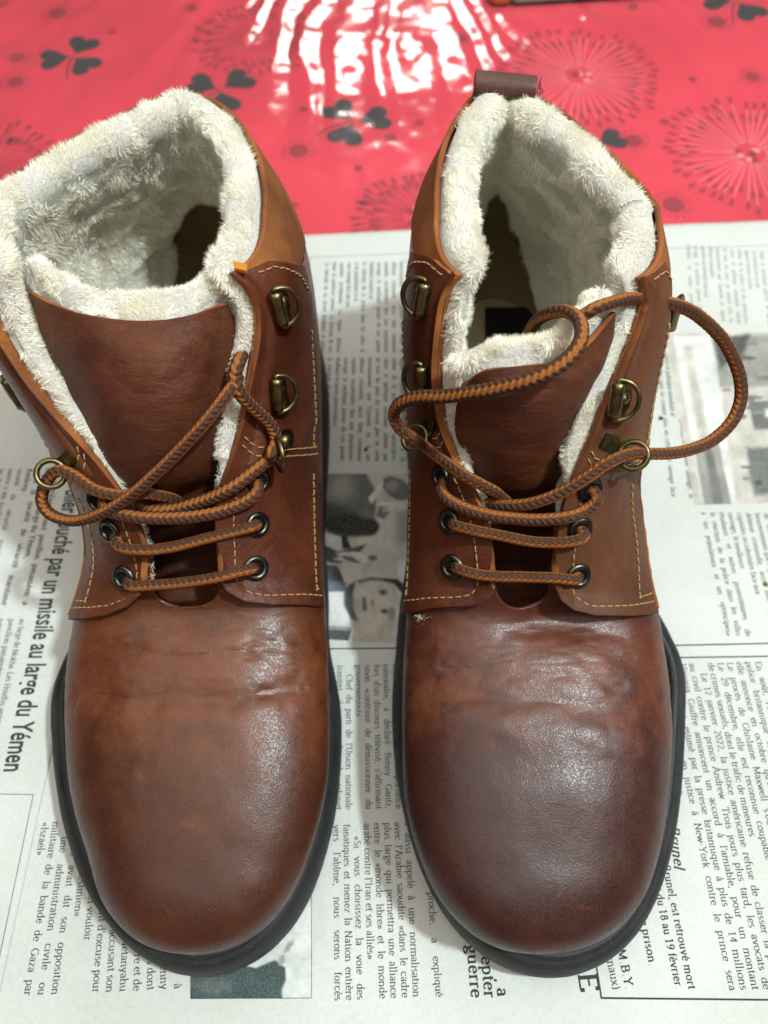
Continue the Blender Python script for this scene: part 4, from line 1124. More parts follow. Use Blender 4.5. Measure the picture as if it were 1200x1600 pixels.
tl, trr = e1 - dd * 0.36, e1 + dd * 0.52
perp = np.array([dd[1], -dd[0]])
sheet_b = paper_sheet('newspaper', (tl, trr, trr + perp * 0.52, tl + perp * 0.52), 0.0, 'wide newspaper spread under both boots with a boxed article at lower right')
a1, a2 = at(84, 1169)[:2], at(0, 1555)[:2]; da = (a2 - a1) / np.linalg.norm(a2 - a1); na = np.array([da[1], -da[0]])
if na[0] > 0: na = -na
top_a = a1 - da * 0.28; bot_a = a1 + da * 0.20
sheet_a = paper_sheet('newspaper', (top_a, bot_a, bot_a + na * 0.25, top_a + na * 0.25), 0.0005, 'tilted newspaper sheet left of the boots with a bold condensed headline', 110)

# serif stroke font: skeletons drawn with a broad nib (thick uprights, thin horizontals)
def A_(cx, cy, rx, ry, a0, a1, n=9):
    return [(cx + rx * math.cos(R(a)), cy + ry * math.sin(R(a))) for a in np.linspace(a0, a1, n)]
X_ = .46
def S_(x, y, w=.085): return [(x - w, y), (x + w, y)]
G = {
 'a': (.44, [A_(.20,.33,.13,.13,160,0,6) + [(.33,.05),(.40,.02)], A_(.20,.13,.14,.12,60,360,10)]),
 'b': (.50, [[(.11,.70),(.11,.02)], A_(.27,.23,.165,.22,150,-150,12), [(.03,.69),(.11,.69)]]),
 'c': (.44, [A_(.25,.23,.19,.22,45,320,12)]),
 'd': (.52, [[(.40,.70),(.40,.02)], A_(.24,.23,.17,.22,30,330,12), [(.32,.69),(.40,.69)], [(.40,.02),(.48,.02)]]),
 'e': (.45, [[(.07,.26),(.40,.26)], A_(.24,.23,.175,.22,8,320,13)]),
 'f': (.30, [[(.13,0),(.13,.52)] + A_(.24,.55,.11,.13,180,50,5), [(.03,.44),(.26,.44)], S_(.14,.01)]),
 'g': (.48, [A_(.22,.29,.15,.155,0,360,12), A_(.23,-.10,.18,.10,0,360,12), [(.14,.15),(.12,.05),(.30,.01)], [(.34,.40),(.45,.42)]]),
 'h': (.53, [[(.11,.70),(.11,0)], A_(.26,.28,.15,.16,150,0,6) + [(.41,0)], S_(.11,.01), S_(.41,.01), [(.03,.69),(.11,.69)]]),
 'i': (.27, [[(.135,.44),(.135,0)], S_(.135,.01), [(.05,.43),(.135,.43)], [(.115,.61),(.155,.61)]]),
 'j': (.27, [[(.15,.44),(.15,-.08)] + A_(.06,-.09,.09,.10,0,-110,4), [(.06,.43),(.15,.43)], [(.13,.61),(.17,.61)]]),
 'k': (.51, [[(.11,.70),(.11,0)], [(.11,.18),(.36,.43)], [(.20,.27),(.43,.01)], S_(.11,.01), S_(.43,.01,.07), S_(.36,.43,.07), [(.03,.69),(.11,.69)]]),
 'l': (.27, [[(.135,.70),(.135,0)], S_(.135,.01), [(.05,.69),(.135,.69)]]),
 'm': (.80, [[(.11,.44),(.11,0)], A_(.25,.29,.14,.15,150,0,6) + [(.39,0)], A_(.54,.29,.14,.15,150,0,6) + [(.68,0)], S_(.11,.01), S_(.39,.01), S_(.68,.01), [(.03,.43),(.11,.43)]]),
 'n': (.53, [[(.11,.44),(.11,0)], A_(.26,.28,.15,.16,150,0,6) + [(.41,0)], S_(.11,.01), S_(.41,.01), [(.03,.43),(.11,.43)]]),
 'o': (.49, [A_(.245,.23,.185,.22,0,360,16)]),
 'p': (.51, [[(.12,.44),(.12,-.20)], A_(.27,.23,.17,.22,150,-150,12), S_(.12,-.19), [(.04,.43),(.12,.43)]]),
 'q': (.50, [[(.39,.44),(.39,-.20)], A_(.23,.23,.165,.22,30,330,12), S_(.39,-.19)]),
 'r': (.36, [[(.12,.44),(.12,0)], A_(.25,.30,.13,.14,150,50,5), S_(.12,.01), [(.04,.43),(.12,.43)]]),
 's': (.39, [A_(.20,.34,.12,.11,40,250,7) + A_(.19,.12,.13,.11,70,-140,7)]),
 't': (.30, [[(.13,.58),(.13,.09)] + A_(.21,.09,.08,.08,180,310,5), [(.03,.44),(.26,.44)]]),
 'u': (.53, [[(.11,.44),(.11,.16)] + A_(.25,.16,.14,.15,180,330,6), [(.40,.44),(.40,.01)], [(.03,.43),(.11,.43)], [(.32,.43),(.40,.43)], [(.40,.01),(.49,.01)]]),
 'v': (.48, [[(.07,.43),(.25,.01)], [(.25,.01),(.41,.43)], S_(.07,.43,.07), S_(.41,.43,.07)]),
 'w': (.70, [[(.07,.43),(.22,.01)], [(.22,.01),(.36,.43)], [(.36,.43),(.50,.01)], [(.50,.01),(.64,.43)], S_(.07,.43,.07), S_(.36,.43,.06), S_(.64,.43,.07)]),
 'x': (.48, [[(.07,.43),(.41,.01)], [(.40,.43),(.08,.01)], S_(.07,.43,.07), S_(.40,.43,.07), S_(.41,.01,.07), S_(.08,.01,.07)]),
 'y': (.48, [[(.07,.43),(.25,.03)], [(.41,.43),(.20,-.14),(.10,-.19)], S_(.07,.43,.07), S_(.41,.43,.07)]),
 'z': (.43, [[(.06,.43),(.36,.43),(.06,.01),(.38,.01)]]),
 'A': (.68, [[(.08,0),(.34,.68)], [(.34,.68),(.60,0)], [(.17,.24),(.50,.24)], S_(.08,.01), S_(.60,.01)]),
 'B': (.62, [[(.14,.67),(.14,.01)], [(.05,.67),(.32,.67)] + A_(.32,.51,.16,.16,90,-90,6) + [(.14,.35)], [(.32,.35)] + A_(.34,.18,.19,.17,90,-90,6) + [(.05,.01)]]),
 'C': (.64, [A_(.34,.34,.28,.33,45,315,14)]),
 'D': (.68, [[(.14,.67),(.14,.01)], [(.05,.67),(.30,.67)] + A_(.30,.34,.31,.33,90,-90,10) + [(.05,.01)]]),
 'E': (.59, [[(.14,.67),(.14,.01)], [(.05,.67),(.53,.67),(.53,.56)], [(.14,.35),(.42,.35)], [(.05,.01),(.54,.01),(.55,.14)]]),
 'G': (.68, [A_(.34,.34,.28,.33,45,330,14), [(.58,.30),(.58,.06)], S_(.56,.30)]),
 'H': (.70, [[(.14,.67),(.14,.01)], [(.56,.67),(.56,.01)], [(.14,.35),(.56,.35)], S_(.14,.01), S_(.56,.01), S_(.14,.67), S_(.56,.67)]),
 'I': (.33, [[(.165,.67),(.165,.01)], S_(.165,.01), S_(.165,.67)]),
 'L': (.57, [[(.14,.67),(.14,.01)], [(.05,.01),(.52,.01),(.53,.16)], S_(.14,.67)]),
 'M': (.84, [[(.13,0),(.13,.67)], [(.13,.67),(.42,.05)], [(.42,.05),(.70,.67)], [(.70,.67),(.70,0)], S_(.13,.01), S_(.70,.01)]),
 'N': (.70, [[(.13,0),(.13,.67)], [(.13,.67),(.56,.01)], [(.56,.01),(.56,.67)], S_(.13,.01), S_(.56,.67)]),
 'P': (.57, [[(.14,.67),(.14,.01)], [(.05,.67),(.32,.67)] + A_(.32,.50,.18,.17,90,-90,7) + [(.14,.33)], S_(.14,.01)]),
 'R': (.64, [[(.14,.67),(.14,.01)], [(.05,.67),(.32,.67)] + A_(.32,.50,.17,.17,90,-90,7) + [(.14,.33)], [(.30,.33),(.56,.01)], S_(.14,.01), S_(.56,.01,.06)]),
 'S': (.52, [A_(.27,.50,.17,.16,40,250,8) + A_(.25,.18,.19,.17,70,-150,8)]),
 'T': (.60, [[(.30,.67),(.30,.01)], [(.05,.55),(.05,.67),(.55,.67),(.55,.55)], S_(.30,.01)]),
 'U': (.68, [[(.14,.67),(.14,.22)] + A_(.34,.22,.20,.21,180,360,9) + [(.54,.67)], S_(.14,.67), S_(.54,.67)]),
 'V': (.66, [[(.08,.67),(.34,.01)], [(.34,.01),(.58,.67)], S_(.08,.67), S_(.58,.67)]),
 'Y': (.64, [[(.08,.67),(.32,.32)], [(.56,.67),(.32,.32),(.32,.01)], S_(.08,.67), S_(.56,.67), S_(.32,.01)]),
 '0': (.50, [A_(.25,.33,.18,.32,0,360,16)]), '1': (.50, [[(.13,.56),(.26,.65),(.26,.01)], S_(.26,.01,.11)]),
 '2': (.50, [A_(.24,.48,.16,.17,160,-20,7) + [(.08,.01),(.42,.01)]]), '3': (.50, [A_(.23,.49,.14,.16,150,-80,7), A_(.23,.18,.17,.17,80,-150,8)]),
 '4': (.50, [[(.34,.01),(.34,.65),(.06,.20),(.45,.20)]]), '5': (.50, [[(.40,.65),(.14,.65),(.12,.38)] + A_(.23,.20,.18,.19,120,-150,9)]),
 '8': (.50, [A_(.25,.49,.14,.15,0,360,12), A_(.25,.18,.18,.17,0,360,12)]), '9': (.50, [A_(.25,.46,.17,.19,0,360,12), [(.42,.44),(.36,.15),(.14,.01)]]),
 '.': (.25, [[(.10,.03),(.15,.03)]]), ',': (.25, [[(.10,.03),(.15,.03),(.09,-.11)]]), "'": (.20, [[(.10,.68),(.09,.50)]]), '-': (.33, [[(.06,.21),(.27,.21)]]),
 '«': (.46, [[(.22,.38),(.08,.22),(.22,.06)], [(.40,.38),(.26,.22),(.40,.06)]]), '»': (.46, [[(.06,.38),(.20,.22),(.06,.06)], [(.24,.38),(.38,.22),(.24,.06)]]),
 '(': (.32, [A_(.34,.27,.22,.45,130,230,7)]), ')': (.32, [A_(-.02,.27,.22,.45,50,-50,7)]), ':': (.25, [[(.10,.03),(.15,.03)], [(.10,.38),(.15,.38)]]),
 ' ': (.25, [])}
ACC = {'\u0301': [[(-.04,.55),(.06,.66)]], '\u0300': [[(.04,.55),(-.06,.66)]], '\u0302': [[(-.08,.55),(0,.65),(.08,.55)]], '\u0308': [[(-.09,.60),(-.05,.60)], [(.05,.60),(.09,.60)]], '\u0327': [[(0,0),(.03,-.10),(-.06,-.15)]]}
def stroke_geo(pts, a, b_):
    V, F = [], []
    P = np.array(pts, float)
    for i in range(len(P) - 1):
        d = P[i + 1] - P[i]; l = np.linalg.norm(d)
        if l < 1e-6: continue
        d /= l; n = np.array([-d[1], d[0]]); h = math.hypot(a * n[0], b_ * n[1]); e = d * min(0.5 * b_, .012)
        k = len(V); V += [P[i] - e - n * h, P[i + 1] + e - n * h, P[i + 1] + e + n * h, P[i] - e + n * h]; F.append([k, k + 1, k + 2, k + 3])
    return V, F
_gc = {}
def glyph(ch, bold):
    key = (ch, bold)
    if key in _gc: return _gc[key]
    d = unicodedata.normalize('NFD', ch); base = d[0]; adv, st = G.get(base, G.get(base.lower(), G[' ']))
    st = list(st)
    up = 0.22 if base.isupper() else 0.0
    if base == 'i' and len(d) > 1: st = st[:-1]
    for m in d[1:]:
        for s in ACC.get(m, []): st.append([(x + adv * .48, y + (0 if m == '\u0327' else up)) for x, y in s])
    a, b_ = (0.068, 0.034) if bold else (0.050, 0.025)
    V, F = [], []
    for s in st:
        v, f = stroke_geo(s, a, b_); k = len(V); V += v; F += [[i + k for i in q] for q in f]
    _gc[key] = (adv * (1.08 if bold else 1.0), np.array(V).reshape(-1, 2), np.array(F, int).reshape(-1, 4)); return _gc[key]
class Print:
    def __init__(s, lift): s.V = []; s.F = []; s.n = 0; s.lift = lift
    def line(s, text, p0, d, size, width=None, bold=False, sx=0.92, shear=0.0, right=None):
        d = np.array(d); up = np.array([-d[1], d[0]])
        gs = [glyph(c, bold) for c in text]; nat = sum(g[0] for g in gs) * size * sx
        ex = 0; k = text.count(' ')
        if width is not None:
            if nat > width: sx *= width / nat; nat = width
            elif k and nat > width * 0.74: ex = (width - nat) / k
        x = 0 if right is None else right - nat
        for c, (adv, V, F) in zip(text, gs):
            if len(V):
                X = x + (V[:, 0] + shear * V[:, 1]) * size * sx; Yy = V[:, 1] * size
                s.V.append(np.asarray(p0)[None, :2] + X[:, None] * d + Yy[:, None] * up); s.F.append(F + s.n); s.n += len(V)
            x += adv * size * sx + (ex if c == ' ' else 0)
        return x
    def block(s, lines, p0, d, size, lead, width, **k):
        d = np.array(d); up = np.array([-d[1], d[0]])
        for i, t in enumerate(lines):
            if not t: continue
            ind = 0
            if t.startswith('  '): t = t[2:]; ind = size * 1.1
            last = t.endswith('|'); t = t.rstrip('|')
            s.line(t, np.asarray(p0)[:2] - up * lead * i + d * ind, d, size, None if last else width - ind, **k)
    def rule(s, a, b_, w=0.0005):
        a = np.array(a[:2]); b_ = np.array(b_[:2]); n = max(2, int(np.linalg.norm(b_ - a) / 0.004)); d = (b_ - a) / np.linalg.norm(b_ - a); e = np.array([-d[1], d[0]]) * w / 2
        for i in range(n):
            p, q = a + (b_ - a) * i / n, a + (b_ - a) * (i + 1) / n
            s.V.append(np.array([p - e, q - e, q + e, p + e])); s.F.append(np.array([[0, 1, 2, 3]]) + s.n); s.n += 4
    def build(s, name, material, parent):
        V = np.concatenate(s.V); V = np.c_[V, pz(V[:, 0], V[:, 1]) + s.lift]; F = np.concatenate(s.F)
        o = fast_mesh(name, V, F, np.zeros((0, 3), int), material, parent)
        a = o.data.polygons[0].normal.z
        o['kind'] = 'stuff'; return o
def dirpx(p, q):
    a, b_ = at(*p)[:2], at(*q)[:2]; v = b_ - a; return v / np.linalg.norm(v), a, float(np.linalg.norm(v))
P_ = Print(0.00007); PG = Print(0.00006)
# middle column, upper part
d, o, w = dirpx((599, 1038), (603, 1264)); lead = 0.00395
P_.block(['objectif de la guerre et l\'importance', 'nationale», a déclaré Benny Gantz,', 'lors d\'un discours télévisé, s\'affirmant', 'sinon «contraint de démissionner du', 'gouvernement».|', '  Chef du parti de l\'Union nationale', '(centre), il est membre du cabinet', 'de guerre formé par le premier', 'ministre, en vue de la libération de'], o + np.array([lead * 1, 0]) * 1.0, d, .0038, lead, w)
# middle column, lower part
d, o, w = dirpx((616, 1284), (628, 1558))
P_.block(['a aussi appelé à une normalisation', 'avec l\'Arabie saoudite «dans le cadre', 'plus large qui permettra une alliance', 'entre le «monde libre» et le monde', 'arabe contre l\'Iran et ses alliés».|', '  «Si vous choisissez la voie des', 'fanatiques et menez la Nation entière', 'vers l\'abîme, nous serons forcés'], o + np.array([lead, 0]), d, .0039, lead * 1.0, w)
d, o, w = dirpx((660, 1290), (681, 1558)); P_.line('une source proche, a expliqué', o, d, .0039, w)
for txt, q, sz in ((', a', (777, 1558), .0062), ('accepter', (757, 1560), .0062), ('la guerre', (736, 1560), .0062)):
    d, o, w = dirpx((q[0] - 14, 1400), q); P_.line(txt, o, d, sz, None, bold=True, right=w)
d, o, w = dirpx((880, 1380), (907, 1551)); P_.line('GUERRE', o, d, .0098, None, bold=True, right=w)
# right-hand boxed article
d, o, w = dirpx((1076, 1037), (1192, 1546)); lc = 0.00405
txt = ['En août, l\'avocat et la plainte pour abus sont rejetés par le juge', 'police britannique reçoit un dossier ouvert en mai, la presse et', 'elle annonce en octobre qu\'elle ne sera pas poursuivie. Le juge et', 'Le procès de Ghislaine Maxwell s\'ouvre en novembre à New-York.', 'Le 29 décembre, elle est reconnue coupable de cinq chefs sur six,', 'de crimes sexuels, dont le trafic de mineures.|', '  Le 12 janvier 2022, la justice américaine refuse de classer la plainte', 'au civil contre le prince Andrew. Trois jours plus tard, les avocats de', 'Virginia Giuffre annoncent un accord à l\'amiable, pour un montant', 'qui est, dit-on, estimé par la presse britannique à plus de 14 millions', 'de dollars, et l\'action en justice à New-York contre le prince sera', 'close après ce règlement financier.|']
P_.block(txt, o + np.array([-d[1], d[0]]) * lc * 7, d, .0040, lc, w, sx=.95, bold=False)
d, o, w = dirpx((1045, 1290), (1052, 1345)); P_.line('Brunel', o, d, .0056, None, bold=True, shear=.22)
d, o, w = dirpx((1030, 1330), (1075, 1546)); P_.line('Luc Brunel, est retrouvé mort', o, d, .0042, w + .002, right=w, bold=True)
d, o, w = dirpx((1010, 1330), (1055, 1546)); P_.line('dans la nuit du 18 au 19 février.', o, d, .0042, w + .004, right=w, bold=True)
d, o, w = dirpx((992, 1400), (1014, 1510)); P_.line('de prison.', o, d, .0042, None, right=w, bold=True)
d, o, w = dirpx((955, 1440), (977, 1547)); P_.line('de M.B.Y.', o, d, .0044, None, right=w, bold=True)
d, o, w = dirpx((935, 1440), (957, 1547)); P_.line('(journaux)', o, d, .0042, None, right=w)
P_.rule(at(938, 1559), at(1300, 1563), .0006); P_.rule(at(939, 1560), at(928, 1490), .0006)
P_.rule(at(500, 1014), at(650, 1013), .00055); P_.rule(at(1040, 1009), at(1400, 1003), .0006); P_.rule(at(1040, 1028), at(1400, 1024), .0006)
# lower-left column beside the left-hand boot
d, o, w = dirpx((84, 1284), (38, 1556)); ll = 0.00405
txt = ['à', 'et Benny', 'ministres dont', 'guerre et de', 'ministre Netanyahu', 'au pouvoir, accusant son', 'gouvernement d\'excuse pour', 'son «règlement» et vouloir', 'à un État palestinien».|', 'ministre avait dit son opposition', 'à une administration civile ou', 'militaire de la bande de Gaza par', '«Israël».|']
up = np.array([-d[1], d[0]])
for i, tx in enumerate(txt):
    k = 11 - i; fan = 0.004 * k; dk = d + np.array([0.012 * k, 0]); dk /= np.linalg.norm(dk)
    p0 = o + up * ll * k * 1.02
    if tx.endswith('|'): P_.line(tx[:-1], p0, dk, .0041)
    elif i < 7: P_.line(tx, p0, dk, .0041, None, right=w)
    else: P_.line(tx, p0, dk, .0041, w)
# columns above the boxed article (smaller, further away)
W1 = ['sion sauvage face aux protestataires', 'capitales occidentales. La répres-', 'étant la meilleure preuve.', '  La réaction de ces jeunes étudiants et autres', 'dignes citoyens occidentaux face à la police dans les villes', 'même de la police, et ses «principes», bafouée', 'claire et politique mondiale altérée par ses', 'de tous les pays ne croient plus en cette', 'heureusement que l\'opinion in-', 'défense criminelle, aussi bien citoyenne', 'capitales occidentales face aux populations', 'sauvage, la meilleure preuve de ces jeunes', 'étudiants et autres protestataires', 'la réaction de la police dans les villes et', 'à ses populations et ses «principes»']
def column(p, q, n, size, lead, words, seed, pr=P_, up_first=0, **k):
    d, o, w = dirpx(p, q); r = random.Random(seed); up = np.array([-d[1], d[0]])
    for i in range(n):
        t = words[(i + seed) % len(words)].strip(); 
        tt = t
        while len(tt) * size * .38 < w * .98: tt += ' ' + words[r.randrange(len(words))].strip()
        nmax = int(w / (size * .40)); tt = tt[:nmax].rsplit(' ', 1)[0] if len(tt) > nmax else tt
        if r.random() < .12: tt = tt[:int(len(tt) * .6)]; pr.line(tt, o - up * lead * i, d, size, None, **k)
        else: pr.line(tt, o - up * lead * i, d, size, w, **k)
lb = 0.0042
column((1275, 805), (1330, 1000), 14, .0037, lb, W1, 1)
column((1062, 555), (1090, 780), 4, .0037, lb, W1, 4)
column((1185, 396), (1200, 512), 11, .0036, .0042, W1, 2, PG)
column((1330, 396), (1360, 512), 6, .0036, .0042, W1, 6, PG)
column((638, 560), (640, 722), 12, .0037, .0043, W1, 3)
column((636, 412), (638, 552), 12, .0036, .0043, W1, 7)
column((50, 560), (35, 690), 8, .0036, .0042, W1, 9)
PG.rule(at(482, 403), at(1300, 385), .0004); PG.rule(at(485, 404), at(477, 640), .0004)
PG.rule(at(628, 409), at(645, 409), .0003)
P_.build('printed_text', M['ink'], sheet_b); PG.build('faint_print', M['ink_grey'], sheet_b)

# left sheet: headline in condensed bold letters and the columns beside it
PA = Print(0.00057)
def font_line(text, p0, d, size, sx, embolden, lift, parent, material):
    cu = bpy.data.curves.new('headline', 'FONT'); cu.body = text; cu.size = 1; cu.offset = embolden; cu.resolution_u = 3
    o = bpy.data.objects.new('headline', cu); scene.collection.objects.link(o)
    dg = bpy.context.evaluated_depsgraph_get(); me = bpy.data.meshes.new_from_object(o.evaluated_get(dg))
    bpy.data.objects.remove(o); bpy.data.curves.remove(cu)
    V = np.zeros(len(me.vertices) * 3); me.vertices.foreach_get('co', V); V = V.reshape(-1, 3)
    d = np.array(d); up = np.array([-d[1], d[0]])
    XY = np.asarray(p0)[None, :2] + V[:, :1] * size * sx * d + V[:, 1:2] * size * up
    Wd = np.c_[XY, pz(XY[:, 0], XY[:, 1]) + lift] - origin_of(parent)
    me.vertices.foreach_set('co', Wd.ravel()); me.materials.clear(); me.materials.append(material); me.name = 'headline'; me.update()
    return link(bpy.data.objects.new('headline', me), parent), (V[:, 0].max() * size * sx)
hd, ho, hw = dirpx((105, 766), (8, 1206))
HEAD = ('olier touché par un missile au large du Yémen')
probe, wnat = font_line(HEAD, ho, hd, .0105, 1.0, 0.012, .0006, sheet_a, M['ink'])
bpy.data.objects.remove(probe)
head, _ = font_line(HEAD, ho, hd, .0118, hw / wnat * (.0105 / .0118), 0.020, .0006, sheet_a, M['ink'])
hup = np.array([-hd[1], hd[0]])
W2 = ['pavillon panaméen a', 'au large du Yémen,', 'société de sécurité maritime', 'Ambrey. Un communiqué radio indique', 'navire a été touché par un missile et', 'au large de Mokha. Les Houthis agissent en', 'les Palestiniens de la bande de Gaza', 'Face à ces attaques, des navires ont', 'incendie à bord, selon la société']
o2 = ho - hup * .0075
for i, tx in enumerate(['Un pétrolier battant pavillon panaméen a', 'été touché au large du Yémen,', 'selon la société de sécurité maritime', 'Ambrey.']):
    PA.line(tx, o2 - hup * .0046 * i - hd * .012, hd, .0040, .072, bold=True)
for i in range(14):
    if i >= 4: PA.line(W2[(i * 2 + 3) % 9] + ' ' + W2[(i + 5) % 9][:8], o2 - hup * .0046 * i - hd * .012, hd, .0038, .068)
    PA.line(W2[(i * 4 + 5) % 9] + ' ' + W2[(i + 2) % 9][:6], o2 - hup * .0046 * i + hd * .066, hd, .0038, .060)
bx = [at(0, 1240), at(54, 1242), at(0, 1500)]
PA.rule(bx[0] - np.array([.03, 0, 0]), bx[1], .00025); PA.rule(bx[1], bx[2] + (bx[2] - bx[1]) * .3, .00025)
PA.build('printed_text', M['ink'], sheet_a)

# printed pictures: flat shapes of grey ink
def picture(parent, outline, bg_col, shapes, lift0):
    """outline and shapes are pixel polygons; each becomes a flat layer of ink 0.02 mm above the last"""
    mb = MB(); mats = []; cols = {}
    def layer(poly, col, z):
        if col not in cols:
            m = mat('halftone_grey', 0.9, col, spec=0.1); t = NT(m); v = t.coords()
            t.base(t.mix(t.grey(t.noise(v, 90, 5, 0.7), 0, 0.5, .35, .7), col, tuple(min(1, x * 1.6 + .03) for x in col)))
            cols[col] = len(mats); mats.append(m)
        bm = bmesh.new(); vs = [bm.verts.new((*at(*p)[:2], 0)) for p in poly]; bm.faces.new(vs)
        xs = [v.co.x for v in bm.verts]; ys = [v.co.y for v in bm.verts]
        for ax, lo, hi in ((0, min(xs), max(xs)), (1, min(ys), max(ys))):
            c = lo + .008
            while c < hi:
                co = (c, 0, 0) if ax == 0 else (0, c, 0); no = (1, 0, 0) if ax == 0 else (0, 1, 0)
                bmesh.ops.bisect_plane(bm, geom=bm.verts[:] + bm.edges[:] + bm.faces[:], plane_co=co, plane_no=no); c += .008
        bm.verts.index_update(); V = np.array([v.co[:] for v in bm.verts]); V[:, 2] = pz(V[:, 0], V[:, 1]) + z
        mb.add(V, [[v.index for v in f.verts] for f in bm.faces], cols[col]); bm.free()
    layer(outline, bg_col, lift0)
    for i, (poly, col) in enumerate(shapes): layer(poly, col, lift0 + .00002 * (i + 1))
    o = mb.build('printed_picture', mats, parent, smooth=False)
    return o
def blob(cx, cy, rx, ry, n=18, rot=0, j=0.0):
    r = random.Random(int(cx * 7 + cy)); out = []
    for k in range(n):
        a = 2 * math.pi * k / n; q = 1 + r.uniform(-j, j); x, y = rx * q * math.cos(a), ry * q * math.sin(a)
        out.append((cx + x * math.cos(rot) - y * math.sin(rot), cy + x * math.sin(rot) + y * math.cos(rot)))
    return out
def soft_picture(parent, quad, res, layers, lift0):
    """a printed halftone: a flat sheet of ink whose grey is set per vertex from soft-edged shapes (pixel polygons)"""
    nx_, ny_ = res; A, Bq, C_, D = [np.array(q, float) for q in quad]
    s_, q_ = np.meshgrid(np.linspace(0, 1, nx_), np.linspace(0, 1, ny_), indexing='ij'); s_ = s_[..., None]; q_ = q_[..., None]
    PX = (A * (1 - s_) + Bq * s_) * (1 - q_) + (D * (1 - s_) + C_ * s_) * q_
    col = np.zeros(PX.shape[:2] + (3,)); p3 = np.concatenate([PX, np.zeros(PX.shape[:2] + (1,))], -1)
    wob = np.stack([vnoise(p3, 14, 101, 2), vnoise(p3, 14, 102, 2)], -1)
    for k, (poly, c, soft, wv) in enumerate(layers):
        Q = PX + wob * wv
        if poly is None: m = np.ones(PX.shape[:2])
        else:
            V = np.array(poly, float); W = np.roll(V, -1, 0); ins = np.zeros(PX.shape[:2], bool); dist = np.full(PX.shape[:2], 1e9)
            for a, b_ in zip(V, W):
                cr = (a[1] > Q[..., 1]) != (b_[1] > Q[..., 1]); xi = (b_[0] - a[0]) * (Q[..., 1] - a[1]) / ((b_[1] - a[1]) or 1e-9) + a[0]
                ins ^= cr & (Q[..., 0] < xi)
                d_ = b_ - a; tt = np.clip(((Q - a) @ d_) / (d_.dot(d_) + 1e-9), 0, 1); dist = np.minimum(dist, np.linalg.norm(Q - (a + tt[..., None] * d_), axis=-1))
            m = np.clip(0.5 + np.where(ins, dist, -dist) / (2 * soft), 0, 1); m = m * m * (3 - 2 * m)
        c = np.array(c) * (1 + 0.35 * vnoise(p3 + k * 50, 22, 103 + k, 3))[..., None]
        col = col * (1 - m[..., None]) + c * m[..., None]
    col = np.clip(col * (1 + 0.12 * vnoise(p3, 3, 120, 2))[..., None], .015, .62)
    G_ = np.stack([at(px_, py_)[:2] for px_, py_ in PX.reshape(-1, 2)]); Z_ = pz(G_[:, 0], G_[:, 1]) + lift0
    F = grid_faces(nx_, ny_); o = mesh_obj('printed_picture', np.c_[G_, Z_], F, M['halftone'], parent)
    if o.data.polygons[0].normal.z < 0: o.data.flip_normals()
    ca = o.data.color_attributes.new('ink', 'FLOAT_COLOR', 'POINT'); ca.data.foreach_set('color', np.c_[col.reshape(-1, 3), np.ones(len(G_))].ravel())
    return o
hm = mat('halftone', 0.9, spec=0.15); t = NT(hm); ci = t.n('ShaderNodeVertexColor', layer_name='ink')
t.base(t.mix(t.grey(t.noise(t.coords(), 1300, 3, 0.7), 0.0, 0.11, .4, .65), ci.outputs[0], (0.55, 0.57, 0.54))); M['halftone'] = hm
def blob(cx, cy, rx, ry, n=18, rot=0, j=0.0):
    r = random.Random(int(cx * 7 + cy)); out = []
    for k in range(n):
        a = 2 * math.pi * k / n; q = 1 + r.uniform(-j, j); x, y = rx * q * math.cos(a), ry * q * math.sin(a)
        out.append((cx + x * math.cos(rot) - y * math.sin(rot), cy + x * math.sin(rot) + y * math.cos(rot)))
    return out
k0, g1, g2, g3, g4, wt = (.018, .02, .02), (.05, .058, .062), (.12, .125, .12), (.24, .24, .22), (.42, .41, .37), (.56, .58, .56)
